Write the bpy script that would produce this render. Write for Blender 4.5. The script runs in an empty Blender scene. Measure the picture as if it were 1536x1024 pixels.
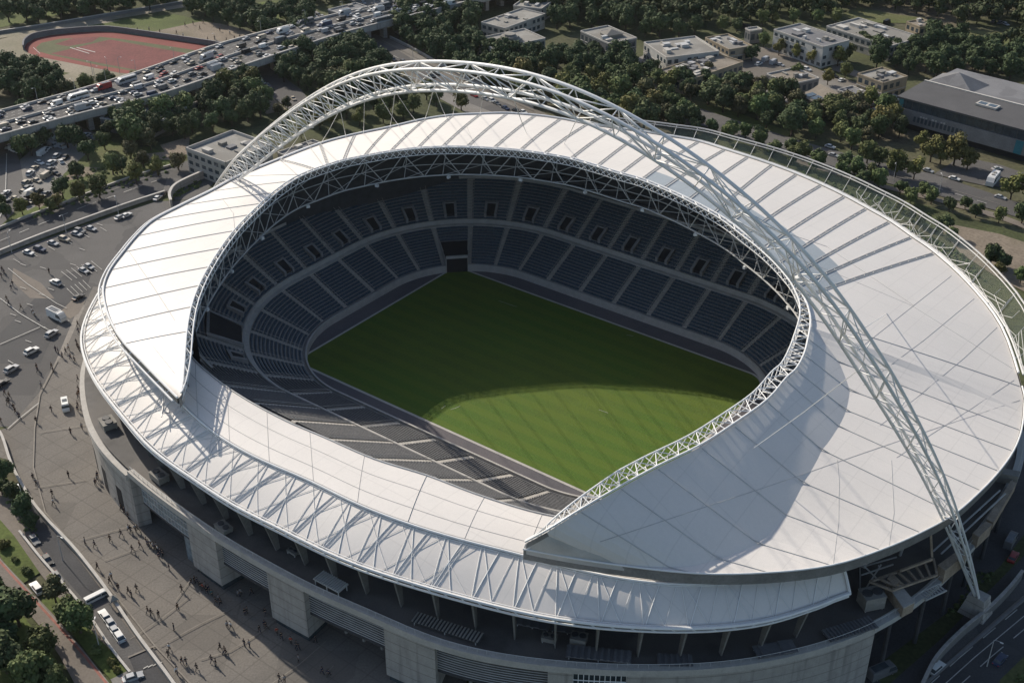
import bpy, math, random
from mathutils import Vector, Matrix, noise
from mathutils.bvhtree import BVHTree
random.seed(7)
R = math.radians
scene = bpy.context.scene
col = scene.collection

# ------------------------------------------------------------------ camera model (used to read positions off the site)
F, PITCH, H = 1870.0, R(31.2), 200.0
def at(u, v, z=0.0):
    x = (u-768)/F; y = (512-v)/F
    d = Vector((x, math.cos(PITCH)+y*math.sin(PITCH), -math.sin(PITCH)+y*math.cos(PITCH)))
    return Vector((0, 0, H)) + d*((z-H)/d.z)
def ray(u, v):
    x = (u-768)/F; y = (512-v)/F
    return Vector((x, math.cos(PITCH)+y*math.sin(PITCH), -math.sin(PITCH)+y*math.cos(PITCH)))
# stadium frame: origin on the centre spot, x along the pitch
CX, CY, ANG = 5.892, 312.731, R(-37.0)
E1 = Vector((math.cos(ANG), math.sin(ANG), 0)); E2 = Vector((-E1.y, E1.x, 0))
def loc(u, v, z):
    p = at(u, v, z) - Vector((CX, CY, 0))
    return Vector((p.dot(E1), p.dot(E2), z))
CAM_L = Vector(((Vector((0, 0, H))-Vector((CX, CY, 0))).dot(E1), (Vector((0, 0, H))-Vector((CX, CY, 0))).dot(E2), H))
def ray_l(u, v):
    d = ray(u, v); return Vector((d.dot(E1), d.dot(E2), d.z)).normalized()

# ------------------------------------------------------------------ tags
def tag(o, label=None, cat=None, group=None, kind=None):
    if label: o['label'] = label
    if cat: o['category'] = cat
    if group: o['group'] = group
    if kind: o['kind'] = kind
    return o
def empty(name, p=(0, 0, 0), rz=0.0):
    o = bpy.data.objects.new(name, None); col.objects.link(o)
    o.location = p; o.rotation_euler = (0, 0, rz); o.empty_display_size = .5
    return o
ORD = ['', 'first', 'second', 'third', 'fourth', 'fifth', 'sixth', 'seventh', 'eighth', 'ninth', 'tenth', 'eleventh', 'twelfth',
       'thirteenth', 'fourteenth', 'fifteenth', 'sixteenth', 'seventeenth', 'eighteenth', 'nineteenth', 'twentieth']
PENDING = {}
def later(o, desc, place, u):           # labels given once every look-alike in the same place is known
    PENDING.setdefault((desc, place), []).append((u, o))
def flush_labels():
    for (desc, place), lst in PENDING.items():
        lst.sort(key=lambda t: t[0]); n = len(lst)
        for i, (u, o) in enumerate(lst):
            if n == 1: o['label'] = f'{desc} {place}'
            elif i == 0: o['label'] = f'leftmost {desc} {place}'
            elif i == n-1: o['label'] = f'rightmost {desc} {place}'
            else: o['label'] = f'{ORD[min(i+1, 20)]} {desc} from the left {place}'

# ------------------------------------------------------------------ mesh builder
class MB:
    def __init__(s): s.v = []; s.f = []; s.m = []
    def add(s, vs, fs, m=0):
        b = len(s.v); s.v += [tuple(p) for p in vs]
        for f in fs: s.f.append(tuple(b+i for i in f)); s.m.append(m)
    def quad(s, a, b, c, d, m=0): s.add([a, b, c, d], [(0, 1, 2, 3)], m)
    def hexa(s, lo, hi, m=0):            # two rings of n points
        n = len(lo)
        s.add(list(lo)+list(hi), [tuple(reversed(range(n))), tuple(range(n, 2*n))]+[(i, (i+1) % n, n+(i+1) % n, n+i) for i in range(n)], m)
    def box(s, c, sx, sy, sz, rz=0.0, m=0):   # c = centre of the base
        ca, sa = math.cos(rz), math.sin(rz); c = Vector(c)
        P = [Vector((c.x+ca*x-sa*y, c.y+sa*x+ca*y, c.z)) for x, y in ((-sx/2, -sy/2), (sx/2, -sy/2), (sx/2, sy/2), (-sx/2, sy/2))]
        s.hexa(P, [p+Vector((0, 0, sz)) for p in P], m)
    def bar(s, a, b, w, h, m=0):         # rectangular bar from a to b
        a = Vector(a); b = Vector(b); t = (b-a).normalized()
        up = Vector((0, 0, 1)) if abs(t.z) < .95 else Vector((1, 0, 0))
        x = t.cross(up).normalized()*w/2; y = x.cross(t).normalized()*h/2
        q = lambda p: [p-x-y, p+x-y, p+x+y, p-x+y]
        s.hexa(q(a), q(b), m)
    def tube(s, pts, r, n=6, m=0, closed=False):
        pts = [Vector(p) for p in pts]; k = len(pts)
        if k < 2: return
        ring = []; up0 = None
        for i, p in enumerate(pts):
            if closed: t = pts[(i+1) % k]-pts[i-1]
            else: t = pts[min(i+1, k-1)]-pts[max(i-1, 0)]
            if t.length < 1e-6: t = Vector((1, 0, 0))
            t.normalize()
            if up0 is None:
                up0 = Vector((0, 0, 1)) if abs(t.z) < .9 else Vector((1, 0, 0))
            x = t.cross(up0)
            if x.length < 1e-4: x = t.cross(Vector((1, 0, 0)))
            x.normalize(); y = x.cross(t).normalized(); up0 = y
            rr = r[i] if isinstance(r, (list, tuple)) else r
            ring.append([p+x*(rr*math.cos(2*math.pi*j/n))+y*(rr*math.sin(2*math.pi*j/n)) for j in range(n)])
        vs = [q for g in ring for q in g]; fs = []
        last = k if closed else k-1
        for i in range(last):
            i2 = (i+1) % k
            for j in range(n):
                j2 = (j+1) % n; fs.append((i*n+j, i*n+j2, i2*n+j2, i2*n+j))
        if not closed:
            fs.append(tuple(reversed(range(n)))); fs.append(tuple((k-1)*n+j for j in range(n)))
        s.add(vs, fs, m)
    def grid(s, rows, m=0, closed=False, flip=False):
        nr = len(rows); nc = len(rows[0]); fs = []
        for i in range(nr if closed else nr-1):
            i2 = (i+1) % nr
            for j in range(nc-1):
                f = (i*nc+j, i2*nc+j, i2*nc+j+1, i*nc+j+1)
                fs.append(tuple(reversed(f)) if flip else f)
        s.add([p for r_ in rows for p in r_], fs, m)
    def build(s, name, mats, parent=None, smooth=False):
        me = bpy.data.meshes.new(name); me.from_pydata(s.v, [], s.f)
        if not isinstance(mats, (list, tuple)): mats = [mats]
        for mt in mats: me.materials.append(mt)
        if len(mats) > 1: me.polygons.foreach_set('material_index', s.m)
        if smooth: me.polygons.foreach_set('use_smooth', [True]*len(s.f))
        me.update(); me.validate()
        o = bpy.data.objects.new(name, me); col.objects.link(o)
        if parent: o.parent = parent
        return o
def catmull(pts, k):
    out = []; n = len(pts)
    for i in range(n-1):
        p0 = pts[max(i-1, 0)]; p1 = pts[i]; p2 = pts[i+1]; p3 = pts[min(i+2, n-1)]
        for j in range(k):
            t = j/k
            out.append(.5*((2*p1)+(p2-p0)*t+(2*p0-5*p1+4*p2-p3)*t*t+(3*p1-p0-3*p2+p3)*t**3))
    out.append(pts[-1].copy()); return out
def copy_tree(o, parent=None):
    c = o.copy(); col.objects.link(c)
    if parent: c.parent = parent
    for ch in o.children: copy_tree(ch, c)
    return c

# ------------------------------------------------------------------ materials
def mat(name, base, rough=.7, metal=0.0, var=.25, scale=.3, detail=6, bump=0.0, bscale=None, second=None, sec=(.45, .6), spec=.3, coords='Object', fine=0.0, fscale=8.0, trans=0.0):
    m = bpy.data.materials.new(name); m.use_nodes = True; nt = m.node_tree; N = nt.nodes; Lk = nt.links
    b = N['Principled BSDF']; b.inputs['Roughness'].default_value = rough; b.inputs['Metallic'].default_value = metal
    b.inputs['Specular IOR Level'].default_value = spec
    tc = N.new('ShaderNodeTexCoord')
    nz = N.new('ShaderNodeTexNoise'); nz.inputs['Scale'].default_value = scale; nz.inputs['Detail'].default_value = detail; nz.inputs['Roughness'].default_value = .62
    Lk.new(tc.outputs[coords], nz.inputs['Vector'])
    ramp = N.new('ShaderNodeValToRGB'); e = ramp.color_ramp.elements
    e[0].position = .3; e[1].position = .7
    e[0].color = tuple(c*(1-var) for c in base)+(1,); e[1].color = tuple(min(c*(1+var), 1) for c in base)+(1,)
    Lk.new(nz.outputs['Fac'], ramp.inputs['Fac']); out = ramp.outputs['Color']
    if second:
        n2 = N.new('ShaderNodeTexNoise'); n2.inputs['Scale'].default_value = scale*.35; n2.inputs['Detail'].default_value = 5
        mp = N.new('ShaderNodeMapping'); mp.inputs['Location'].default_value = (31, 17, 5)
        Lk.new(tc.outputs[coords], mp.inputs['Vector']); Lk.new(mp.outputs[0], n2.inputs['Vector'])
        mr = N.new('ShaderNodeMapRange'); mr.inputs['From Min'].default_value = sec[0]; mr.inputs['From Max'].default_value = sec[1]
        Lk.new(n2.outputs['Fac'], mr.inputs['Value'])
        mx = N.new('ShaderNodeMixRGB'); mx.inputs['Color2'].default_value = tuple(second)+(1,)
        Lk.new(mr.outputs[0], mx.inputs['Fac']); Lk.new(out, mx.inputs['Color1']); out = mx.outputs['Color']
    if fine:
        n3 = N.new('ShaderNodeTexNoise'); n3.inputs['Scale'].default_value = fscale; n3.inputs['Detail'].default_value = 3
        Lk.new(tc.outputs[coords], n3.inputs['Vector'])
        mr = N.new('ShaderNodeMapRange'); mr.inputs['From Min'].default_value = .3; mr.inputs['From Max'].default_value = .7
        mr.inputs['To Min'].default_value = 1-fine; mr.inputs['To Max'].default_value = 1+fine
        Lk.new(n3.outputs['Fac'], mr.inputs['Value'])
        mx = N.new('ShaderNodeMixRGB'); mx.blend_type = 'MULTIPLY'; mx.inputs['Fac'].default_value = 1
        Lk.new(out, mx.inputs['Color1']); Lk.new(mr.outputs[0], mx.inputs['Color2']); out = mx.outputs['Color']
    Lk.new(out, b.inputs['Base Color'])
    if bump:
        n4 = N.new('ShaderNodeTexNoise'); n4.inputs['Scale'].default_value = bscale or scale*6; n4.inputs['Detail'].default_value = 4
        Lk.new(tc.outputs[coords], n4.inputs['Vector'])
        bp = N.new('ShaderNodeBump'); bp.inputs['Strength'].default_value = bump; bp.inputs['Distance'].default_value = .3
        Lk.new(n4.outputs['Fac'], bp.inputs['Height']); Lk.new(bp.outputs[0], b.inputs['Normal'])
    return m
def tinted(name, rough=.5, metal=0.0, spec=.5, fine=.15):   # takes its colour from the object it is on
    m = bpy.data.materials.new(name); m.use_nodes = True; nt = m.node_tree; N = nt.nodes; Lk = nt.links
    b = N['Principled BSDF']; b.inputs['Roughness'].default_value = rough; b.inputs['Metallic'].default_value = metal; b.inputs['Specular IOR Level'].default_value = spec
    oi = N.new('ShaderNodeObjectInfo'); tc = N.new('ShaderNodeTexCoord'); nz = N.new('ShaderNodeTexNoise'); nz.inputs['Scale'].default_value = 3
    Lk.new(tc.outputs['Object'], nz.inputs['Vector'])
    mr = N.new('ShaderNodeMapRange'); mr.inputs['To Min'].default_value = 1-fine; mr.inputs['To Max'].default_value = 1+fine
    Lk.new(nz.outputs['Fac'], mr.inputs['Value'])
    mx = N.new('ShaderNodeMixRGB'); mx.blend_type = 'MULTIPLY'; mx.inputs['Fac'].default_value = 1
    Lk.new(oi.outputs['Color'], mx.inputs['Color1']); Lk.new(mr.outputs[0], mx.inputs['Color2']); Lk.new(mx.outputs[0], b.inputs['Base Color'])
    return m
def foliage(name, c1, c2):
    m = bpy.data.materials.new(name); m.use_nodes = True; nt = m.node_tree; N = nt.nodes; Lk = nt.links
    b = N['Principled BSDF']; b.inputs['Roughness'].default_value = .75; b.inputs['Specular IOR Level'].default_value = .15
    tc = N.new('ShaderNodeTexCoord'); nz = N.new('ShaderNodeTexNoise'); nz.inputs['Scale'].default_value = .55; nz.inputs['Detail'].default_value = 5; nz.inputs['Roughness'].default_value = .7
    Lk.new(tc.outputs['Object'], nz.inputs['Vector'])
    ramp = N.new('ShaderNodeValToRGB'); e = ramp.color_ramp.elements; e[0].position = .33; e[1].position = .68
    e[0].color = tuple(c1)+(1,); e[1].color = tuple(c2)+(1,)
    Lk.new(nz.outputs['Fac'], ramp.inputs['Fac'])
    oi = N.new('ShaderNodeObjectInfo'); hs = N.new('ShaderNodeHueSaturation')
    mr = N.new('ShaderNodeMapRange'); mr.inputs['To Min'].default_value = .8; mr.inputs['To Max'].default_value = 1.5
    Lk.new(oi.outputs['Random'], mr.inputs['Value']); Lk.new(mr.outputs[0], hs.inputs['Value'])
    mul = N.new('ShaderNodeMath'); mul.operation = 'MULTIPLY'; mul.inputs[1].default_value = 7.31
    fr = N.new('ShaderNodeMath'); fr.operation = 'FRACT'
    Lk.new(oi.outputs['Random'], mul.inputs[0]); Lk.new(mul.outputs[0], fr.inputs[0])
    mr2 = N.new('ShaderNodeMapRange'); mr2.inputs['To Min'].default_value = .475; mr2.inputs['To Max'].default_value = .525
    Lk.new(fr.outputs[0], mr2.inputs['Value']); Lk.new(mr2.outputs[0], hs.inputs['Hue'])
    hs.inputs['Saturation'].default_value = .86; Lk.new(ramp.outputs[0], hs.inputs['Color']); Lk.new(hs.outputs[0], b.inputs['Base Color'])
    return m
def see_through(m, alpha): m.node_tree.nodes['Principled BSDF'].inputs['Alpha'].default_value = alpha
def nodes(m): return m.node_tree.nodes, m.node_tree.links, m.node_tree.nodes['Principled BSDF']
def overlay(m, fac_socket, color, amount=1.0, blend='MIX'):
    N, Lk, b = nodes(m); src = b.inputs['Base Color'].links[0].from_socket
    mx = N.new('ShaderNodeMixRGB'); mx.blend_type = blend; mx.inputs['Color2'].default_value = tuple(color)+(1,)
    mu = N.new('ShaderNodeMath'); mu.operation = 'MULTIPLY'; mu.inputs[1].default_value = amount
    Lk.new(fac_socket, mu.inputs[0]); Lk.new(mu.outputs[0], mx.inputs['Fac']); Lk.new(src, mx.inputs['Color1']); Lk.new(mx.outputs[0], b.inputs['Base Color'])
def wave(m, scale, direction='X', dist=0.0, rot=0.0, lo=.45, hi=.55, profile='SIN'):
    N, Lk, b = nodes(m); tc = N.new('ShaderNodeTexCoord'); mp = N.new('ShaderNodeMapping'); mp.inputs['Rotation'].default_value = (0, 0, rot)
    w = N.new('ShaderNodeTexWave'); w.bands_direction = direction; w.wave_profile = profile; w.inputs['Scale'].default_value = scale; w.inputs['Distortion'].default_value = dist
    Lk.new(tc.outputs['Object'], mp.inputs[0]); Lk.new(mp.outputs[0], w.inputs['Vector'])
    mr = N.new('ShaderNodeMapRange'); mr.inputs['From Min'].default_value = lo; mr.inputs['From Max'].default_value = hi
    Lk.new(w.outputs['Fac'], mr.inputs['Value']); return mr.outputs[0]
def streaks(m, color, amount, sx=.8, sz=.04, lo=.5, hi=.75):     # long vertical weather streaks
    N, Lk, b = nodes(m); tc = N.new('ShaderNodeTexCoord'); mp = N.new('ShaderNodeMapping'); mp.inputs['Scale'].default_value = (sx, sx, sz)
    nz = N.new('ShaderNodeTexNoise'); nz.inputs['Scale'].default_value = 1; nz.inputs['Detail'].default_value = 5
    Lk.new(tc.outputs['Object'], mp.inputs[0]); Lk.new(mp.outputs[0], nz.inputs['Vector'])
    mr = N.new('ShaderNodeMapRange'); mr.inputs['From Min'].default_value = lo; mr.inputs['From Max'].default_value = hi
    Lk.new(nz.outputs['Fac'], mr.inputs['Value']); overlay(m, mr.outputs[0], color, amount)

MT = {}
MT['membrane'] = mat('white_membrane', (.665, .632, .59), .5, var=.035, scale=.05, fine=.02, fscale=1.5, bump=.05, bscale=.25)
streaks(MT['membrane'], (.62, .60, .57), .35, .25, .25, .55, .8)
MT['panel'] = mat('grey_roof_panel', (.31, .345, .37), .4, var=.05, scale=.06, fine=.05, fscale=2.0)
MT['white_steel'] = mat('white_painted_steel', (.74, .74, .725), .4, var=.06, scale=.4)
MT['grey_steel'] = mat('grey_painted_steel', (.46, .455, .44), .45, var=.12, scale=.3)
MT['seam'] = mat('seam_grey', (.42, .415, .405), .5, var=.1, scale=.4)
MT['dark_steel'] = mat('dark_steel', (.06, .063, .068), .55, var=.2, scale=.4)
MT['fascia'] = mat('fascia_grey', (.20, .195, .185), .55, var=.18, scale=.25, fine=.1, fscale=2)
MT['conc'] = mat('pale_concrete', (.37, .35, .32), .85, var=.13, scale=.35, fine=.07, fscale=4, bump=.15)
streaks(MT['conc'], (.16, .15, .14), .6)
MT['conc_lip'] = mat('concrete_coping', (.44, .42, .385), .85, var=.12, scale=.4, fine=.08, fscale=3)
MT['step'] = mat('terrace_concrete', (.27, .265, .255), .9, var=.15, scale=.4, fine=.15, fscale=5)
MT['aisle'] = mat('aisle_concrete', (.44, .415, .37), .9, var=.15, scale=.5, fine=.12, fscale=4)
MT['deck'] = mat('roof_deck_felt', (.10, .096, .092), .8, var=.25, scale=.2, fine=.12, fscale=4, second=(.135, .125, .115))
MT['rust'] = mat('weathered_cladding', (.34, .275, .21), .7, var=.25, scale=.5, fine=.15, fscale=4)
MT['louvre'] = mat('louvre_panel', (.085, .085, .082), .5, var=.3, scale=.3, fine=.2, fscale=3)
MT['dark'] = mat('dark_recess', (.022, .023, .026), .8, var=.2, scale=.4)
MT['glass'] = mat('tinted_glass', (.05, .065, .075), .12, var=.3, scale=.5, spec=.6)
MT['bayglass'] = mat('curtain_glass', (.22, .26, .28), .18, var=.35, scale=.6, spec=.7)
MT['screen'] = mat('screen_glass', (.07, .10, .09), .2, var=.25, scale=.2, spec=.5); see_through(MT['screen'], .26)
MT['seat'] = mat('navy_seats', (.062, .090, .115), .5, var=.25, scale=1.2, fine=.45, fscale=2.6)
MT['bench'] = mat('grey_bench_seats', (.14, .14, .14), .7, var=.12, scale=1.2, fine=.22, fscale=2.2)
MT['surround'] = mat('pitch_surround', (.105, .10, .108), .9, var=.12, scale=.15, fine=.12, fscale=3, second=(.125, .115, .12))
g = mat('pitch_grass', (.074, .116, .014), .9, var=.14, scale=.06, detail=8, fine=.25, fscale=3.5, second=(.062, .12, .012), bump=.2, bscale=3)
overlay(g, wave(g, .055, 'Y', .3, 0, .35, .65), (.098, .14, .014), .45)
overlay(g, wave(g, .3, 'X', .6, 0, .75, .95), (.10, .12, .03), .22)
MT['pitch'] = g
MT['ground'] = mat('grassy_ground', (.058, .066, .026), .95, var=.35, scale=.03, fine=.3, fscale=.6, second=(.13, .108, .075), sec=(.5, .68), bump=.3, bscale=.5)
MT['lawn'] = mat('lawn', (.075, .098, .024), .95, var=.3, scale=.06, fine=.25, fscale=1.2, second=(.10, .105, .04), bump=.3, bscale=.6)
MT['wildgrass'] = mat('ditch_grass', (.05, .06, .022), .95, var=.35, scale=.05, fine=.3, fscale=1)
MT['dirt'] = mat('bare_earth', (.20, .165, .125), .95, var=.22, scale=.06, fine=.2, fscale=1.2, second=(.15, .13, .085))
MT['asphalt'] = mat('asphalt', (.10, .096, .092), .9, var=.18, scale=.07, fine=.15, fscale=2.5, second=(.108, .103, .098))
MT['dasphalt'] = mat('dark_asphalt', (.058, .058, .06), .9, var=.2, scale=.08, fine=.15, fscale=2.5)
MT['plaza'] = mat('plaza_paving', (.152, .140, .125), .9, var=.14, scale=.08, fine=.14, fscale=2.2, second=(.175, .158, .137), bump=.1, bscale=3)
MT['path'] = mat('pale_path', (.165, .143, .12), .9, var=.16, scale=.1, fine=.12, fscale=2)
MT['paving'] = mat('light_paving', (.19, .18, .165), .9, var=.16, scale=.06, fine=.12, fscale=2, second=(.14, .125, .105))
MT['sand'] = mat('dry_tan_ground', (.27, .235, .18), .95, var=.16, scale=.05, fine=.15, fscale=1, second=(.19, .175, .12))
MT['paint'] = mat('road_paint', (.42, .41, .38), .8, var=.25, scale=.8)
MT['pale_line'] = mat('pale_joint_strip', (.205, .185, .16), .8, var=.2, scale=.6)
MT['red_line'] = mat('red_cycle_strip', (.26, .105, .08), .8, var=.3, scale=.6)
MT['track_red'] = mat('red_track', (.195, .052, .042), .9, var=.12, scale=.08, fine=.12, fscale=1.2)
MT['track_field'] = mat('red_infield', (.15, .044, .04), .9, var=.2, scale=.1, fine=.22, fscale=.9)
MT['track_green'] = mat('infield_green', (.085, .092, .04), .9, var=.2, scale=.1, fine=.15, fscale=1)
MT['wall_pale'] = mat('pale_render', (.36, .345, .31), .85, var=.12, scale=.3, fine=.08, fscale=2); streaks(MT['wall_pale'], (.22, .2, .18), .5)
MT['wall_white'] = mat('white_render', (.42, .42, .40), .8, var=.1, scale=.3)
MT['wall_tan'] = mat('tan_render', (.35, .29, .205), .85, var=.14, scale=.3); streaks(MT['wall_tan'], (.2, .16, .11), .5)
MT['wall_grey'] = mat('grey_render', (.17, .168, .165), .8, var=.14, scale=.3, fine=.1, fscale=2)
MT['flat_roof'] = mat('pale_flat_roof', (.27, .26, .235), .9, var=.14, scale=.15, fine=.1, fscale=2, second=(.20, .19, .17))
MT['tan_roof'] = mat('tan_flat_roof', (.235, .205, .165), .9, var=.16, scale=.15, fine=.12, fscale=2, second=(.17, .145, .115))
MT['grey_roof'] = mat('grey_flat_roof', (.17, .17, .175), .9, var=.14, scale=.12, fine=.1, fscale=2)
MT['dark_roof'] = mat('dark_grey_roof', (.085, .084, .086), .85, var=.12, scale=.1, fine=.1, fscale=2)
MT['teal'] = mat('teal_cladding', (.03, .15, .18), .4, var=.15, scale=.4)
MT['bark'] = mat('bark', (.07, .055, .04), .9, var=.3, scale=2)
MT['f_dark'] = foliage('dark_foliage', (.026, .042, .016), (.085, .118, .036))
MT['f_mid'] = foliage('mid_foliage', (.040, .060, .016), (.132, .165, .042))
MT['f_olive'] = foliage('olive_foliage', (.058, .062, .013), (.165, .158, .034))
MT['f_brown'] = foliage('brownish_foliage', (.042, .042, .018), (.120, .112, .045))
MT['car'] = tinted('car_paint', .45, 0, .35, .05)
MT['tyre'] = mat('tyre_rubber', (.02, .02, .02), .8, var=.2, scale=3)
MT['rim'] = mat('wheel_rim', (.4, .4, .42), .35, .6, var=.1, scale=3)
MT['lamp'] = mat('lamp_lens', (.6, .58, .52), .2, var=.1, scale=3)
MT['tail'] = mat('tail_lens', (.35, .02, .02), .3, var=.1, scale=3)
MT['skin'] = mat('skin', (.42, .27, .19), .6, var=.1, scale=4)
MT['hair'] = tinted('hair', .6)
MT['cloth'] = tinted('cloth', .85, 0, .2)
MT['red_cloth'] = mat('red_tarp', (.33, .06, .04), .7, var=.2, scale=.6)

def thin(m, period, direction, rot, color, amount, width=.985, dist=0.0):
    overlay(m, wave(m, .314/period, direction, dist, rot, width, 1.0), color, amount)
thin(MT['conc'], 2.7, 'Z', 0, (.12, .115, .105), .5, .97); thin(MT['wall_pale'], 3.2, 'Z', 0, (.2, .19, .17), .3, .98)
thin(MT['plaza'], 5.5, 'X', R(37), (.085, .078, .068), .45, .985); thin(MT['plaza'], 5.5, 'Y', R(37), (.085, .078, .068), .45, .985)
thin(MT['membrane'], 6.2, 'X', 0, (.47, .45, .42), .28, .993); thin(MT['membrane'], 9.5, 'Y', 0, (.47, .45, .42), .28, .997)
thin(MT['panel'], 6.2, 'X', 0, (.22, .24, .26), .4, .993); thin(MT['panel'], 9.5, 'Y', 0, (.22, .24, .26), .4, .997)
def patches(m, color, amount, scale=.07, cut=.72):
    N, Lk, b = nodes(m); tc = N.new('ShaderNodeTexCoord'); v = N.new('ShaderNodeTexVoronoi'); v.distance = 'CHEBYCHEV'; v.inputs['Scale'].default_value = scale
    Lk.new(tc.outputs['Object'], v.inputs['Vector']); sp = N.new('ShaderNodeSeparateColor'); Lk.new(v.outputs['Color'], sp.inputs[0])
    mr = N.new('ShaderNodeMath'); mr.operation = 'GREATER_THAN'; mr.inputs[1].default_value = cut; Lk.new(sp.outputs[0], mr.inputs[0]); overlay(m, mr.outputs[0], color, amount)
patches(MT['asphalt'], (.068, .066, .065), .6); patches(MT['dasphalt'], (.075, .074, .073), .5); patches(MT['plaza'], (.105, .097, .087), .4, .05, .75); patches(MT['grey_roof'], (.12, .12, .125), .5, .12, .7); patches(MT['flat_roof'], (.2, .19, .17), .5, .14, .68); patches(MT['tan_roof'], (.17, .15, .12), .5, .14, .65)
# ================================================================== THE STADIUM
stadium = empty('stadium', (CX, CY, 0), ANG)
tag(stadium, 'huge oval football stadium with white membrane roof, navy seats and grey concrete base', 'stadium')
ZI, ZO = 46.0, 41.0
RUL = [((272,592),(268,597)),((275,575),(242,571)),((277,548),(214,542)),((281,497),(188,515)),((288,460),(170,487)),((300,428),(160,460)),
 ((315,400),(157,432)),((333,372),(167,405)),((353,346),(187,378)),((376,322),(207,354)),((394,305),(232,331)),((412,289),(276,308)),((436,272),(319,287)),
 ((456,262),(360,265)),((474,255),(420,240)),((492,249),(480,217)),((515,242),(532,203)),((545,236),(585,192)),((584,229),(637,180)),((625,224),(679,174)),
 ((662,222),(720,172)),((699,222),(760,171)),((739,224),(802,174)),((779,227),(840,179)),((815,232),(880,187)),((855,239),(920,193)),((895,250),(965,199)),
 ((930,261),(1008,206)),((962,270),(1047,213)),((995,283),(1086,225)),((1032,300),(1121,236)),((1070,320),(1157,248)),((1094,335),(1194,262)),((1116,352),(1231,278)),
 ((1143,373),(1266,295)),((1167,395),(1299,313)),((1185,415),(1334,333)),((1196,430),(1367,356)),((1204,446),(1401,380)),((1210,458),(1450,425)),((1213,468),(1500,490)),
 ((1215,478),(1531,580)),((1215,490),(1534,610)),((1212,508),(1530,645)),((1206,532),(1518,676)),((1194,555),(1497,706)),((1178,570),(1470,735)),((1150,602),(1430,770)),((1100,638),(1380,798)),((1050,670),(1320,824)),
 ((985,702),(1246,847)),((930,732),(1152,858)),((870,767),(1040,859)),((820,798),(900,843)),((788,815),(785,823))]
n0 = len(RUL); KS = 4
ZTI = {0: 40.6, 1: 41.2, 2: 42.0, n0-1: 38.6, n0-2: 43.6, n0-3: 47.0, n0-4: 48.4}
def zi(k):
    if k in ZTI: return ZTI[k]
    if k < 10: return 43.0
    if k < 20: return 43.0+(k-10)*.6
    if k < 30: return 49.0+(k-20)*.1
    if k < 42: return 50.0-(k-30)*.22
    return min(47.3+(k-42)*.25, 48.8)
inn = [loc(u, v, zi(k)) for k, ((u, v), _) in enumerate(RUL)]; out = [loc(u, v, 39.8 if k < 14 else (39.8+(k-13)*.25 if k < 18 else (ZO if k < 30 else max(37.2, 41-(k-30)*.3)))) for k, (_, (u, v)) in enumerate(RUL)]
inn = catmull(inn, KS); out = catmull(out, KS); NR = len(inn); NJ = 10
FOLD = {42: 0, 43: .16, 44: .24, 46: .3, 47: .32, 48: .4, 49: .5, 50: .6, 51: .68, 52: .8, 53: .95, 54: 1.0, 60: 1.0}   # width share of a steep inner slope added to self-shade the near right roof
def table(tb, x):
    ks = sorted(tb)
    if x <= ks[0] or x >= ks[-1]: return tb[ks[0]] if x <= ks[0] else tb[ks[-1]]
    for a_, b_ in zip(ks[:-1], ks[1:]):
        if a_ <= x <= b_: return tb[a_]+(tb[b_]-tb[a_])*(x-a_)/(b_-a_)
def fold(i): return table(FOLD, i/KS)
def roof_pt(i, t, dz=0.0):
    a, b = inn[i], out[i]; p = a.lerp(b, t); w = Vector((b.x-a.x, b.y-a.y, 0)).length; g = fold(i)
    if g > .01:                                # the skin drops from the raised inner edge to a valley, then runs on nearly flat
        zv = max(a.z-g*w*math.tan(R(28)), b.z+.15) if g < .97 else b.z
        p.z = a.z+(zv-a.z)*t/g if t <= g else zv+(b.z-zv)*(t-g)/(1-g)
    else: p.z += min(w*.008, .4)*math.sin(math.pi*t)
    p.z += dz
    return p
# the grey sheets next to the opening on the back right, bay by bay: share of the width
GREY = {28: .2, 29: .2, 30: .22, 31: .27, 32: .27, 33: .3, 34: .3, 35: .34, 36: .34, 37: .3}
white = MB(); grey = MB()
for i in range(NR-1):
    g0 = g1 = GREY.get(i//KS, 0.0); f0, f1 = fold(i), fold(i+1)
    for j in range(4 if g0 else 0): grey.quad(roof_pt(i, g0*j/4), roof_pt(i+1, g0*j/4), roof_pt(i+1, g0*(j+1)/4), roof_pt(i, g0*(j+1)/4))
    cuts = lambda g_, f_: [g_+(1-g_)*j/8 for j in range(9)] if f_ < .01 else ([f_*j/4 for j in range(4)]+[f_+(1-f_)*j/4 for j in range(5)])
    c0, c1 = (cuts(g0, 0), cuts(g1, 0)) if max(f0, f1) < .01 else (cuts(0, max(f0, .012)), cuts(0, max(f1, .012)))
    for j in range(8): white.quad(roof_pt(i, c0[j]), roof_pt(i+1, c1[j]), roof_pt(i+1, c1[j+1]), roof_pt(i, c0[j+1]))
def weld(mb):
    key = {}; vs = []; mp = []
    for p in mb.v:
        q = tuple(round(c, 3) for c in p)
        if q not in key: key[q] = len(vs); vs.append(p)
        mp.append(key[q])
    mb.v = vs; fs = []; ms = []
    for f, m_ in zip(mb.f, mb.m):
        g_ = []
        for i_ in f:
            if mp[i_] not in g_: g_.append(mp[i_])
        if len(g_) > 2: fs.append(tuple(g_)); ms.append(m_)
    mb.f = fs; mb.m = ms; return mb
weld(white); weld(grey)
bvh_roof = BVHTree.FromPolygons([Vector(p) for p in white.v+grey.v], list(white.f)+[tuple(i+len(white.v) for i in f) for f in grey.f])
roof_o = white.build('roof_membrane', MT['membrane'], stadium, False)
grey.build('grey_panel', MT['panel'], stadium, True)
under = MB(); under.grid([[roof_pt(i, t/12, -1.3) for t in range(13)] for i in range(NR)], flip=True)
under.build('roof_soffit', MT['grey_steel'], stadium, True)
fas = MB()
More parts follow.
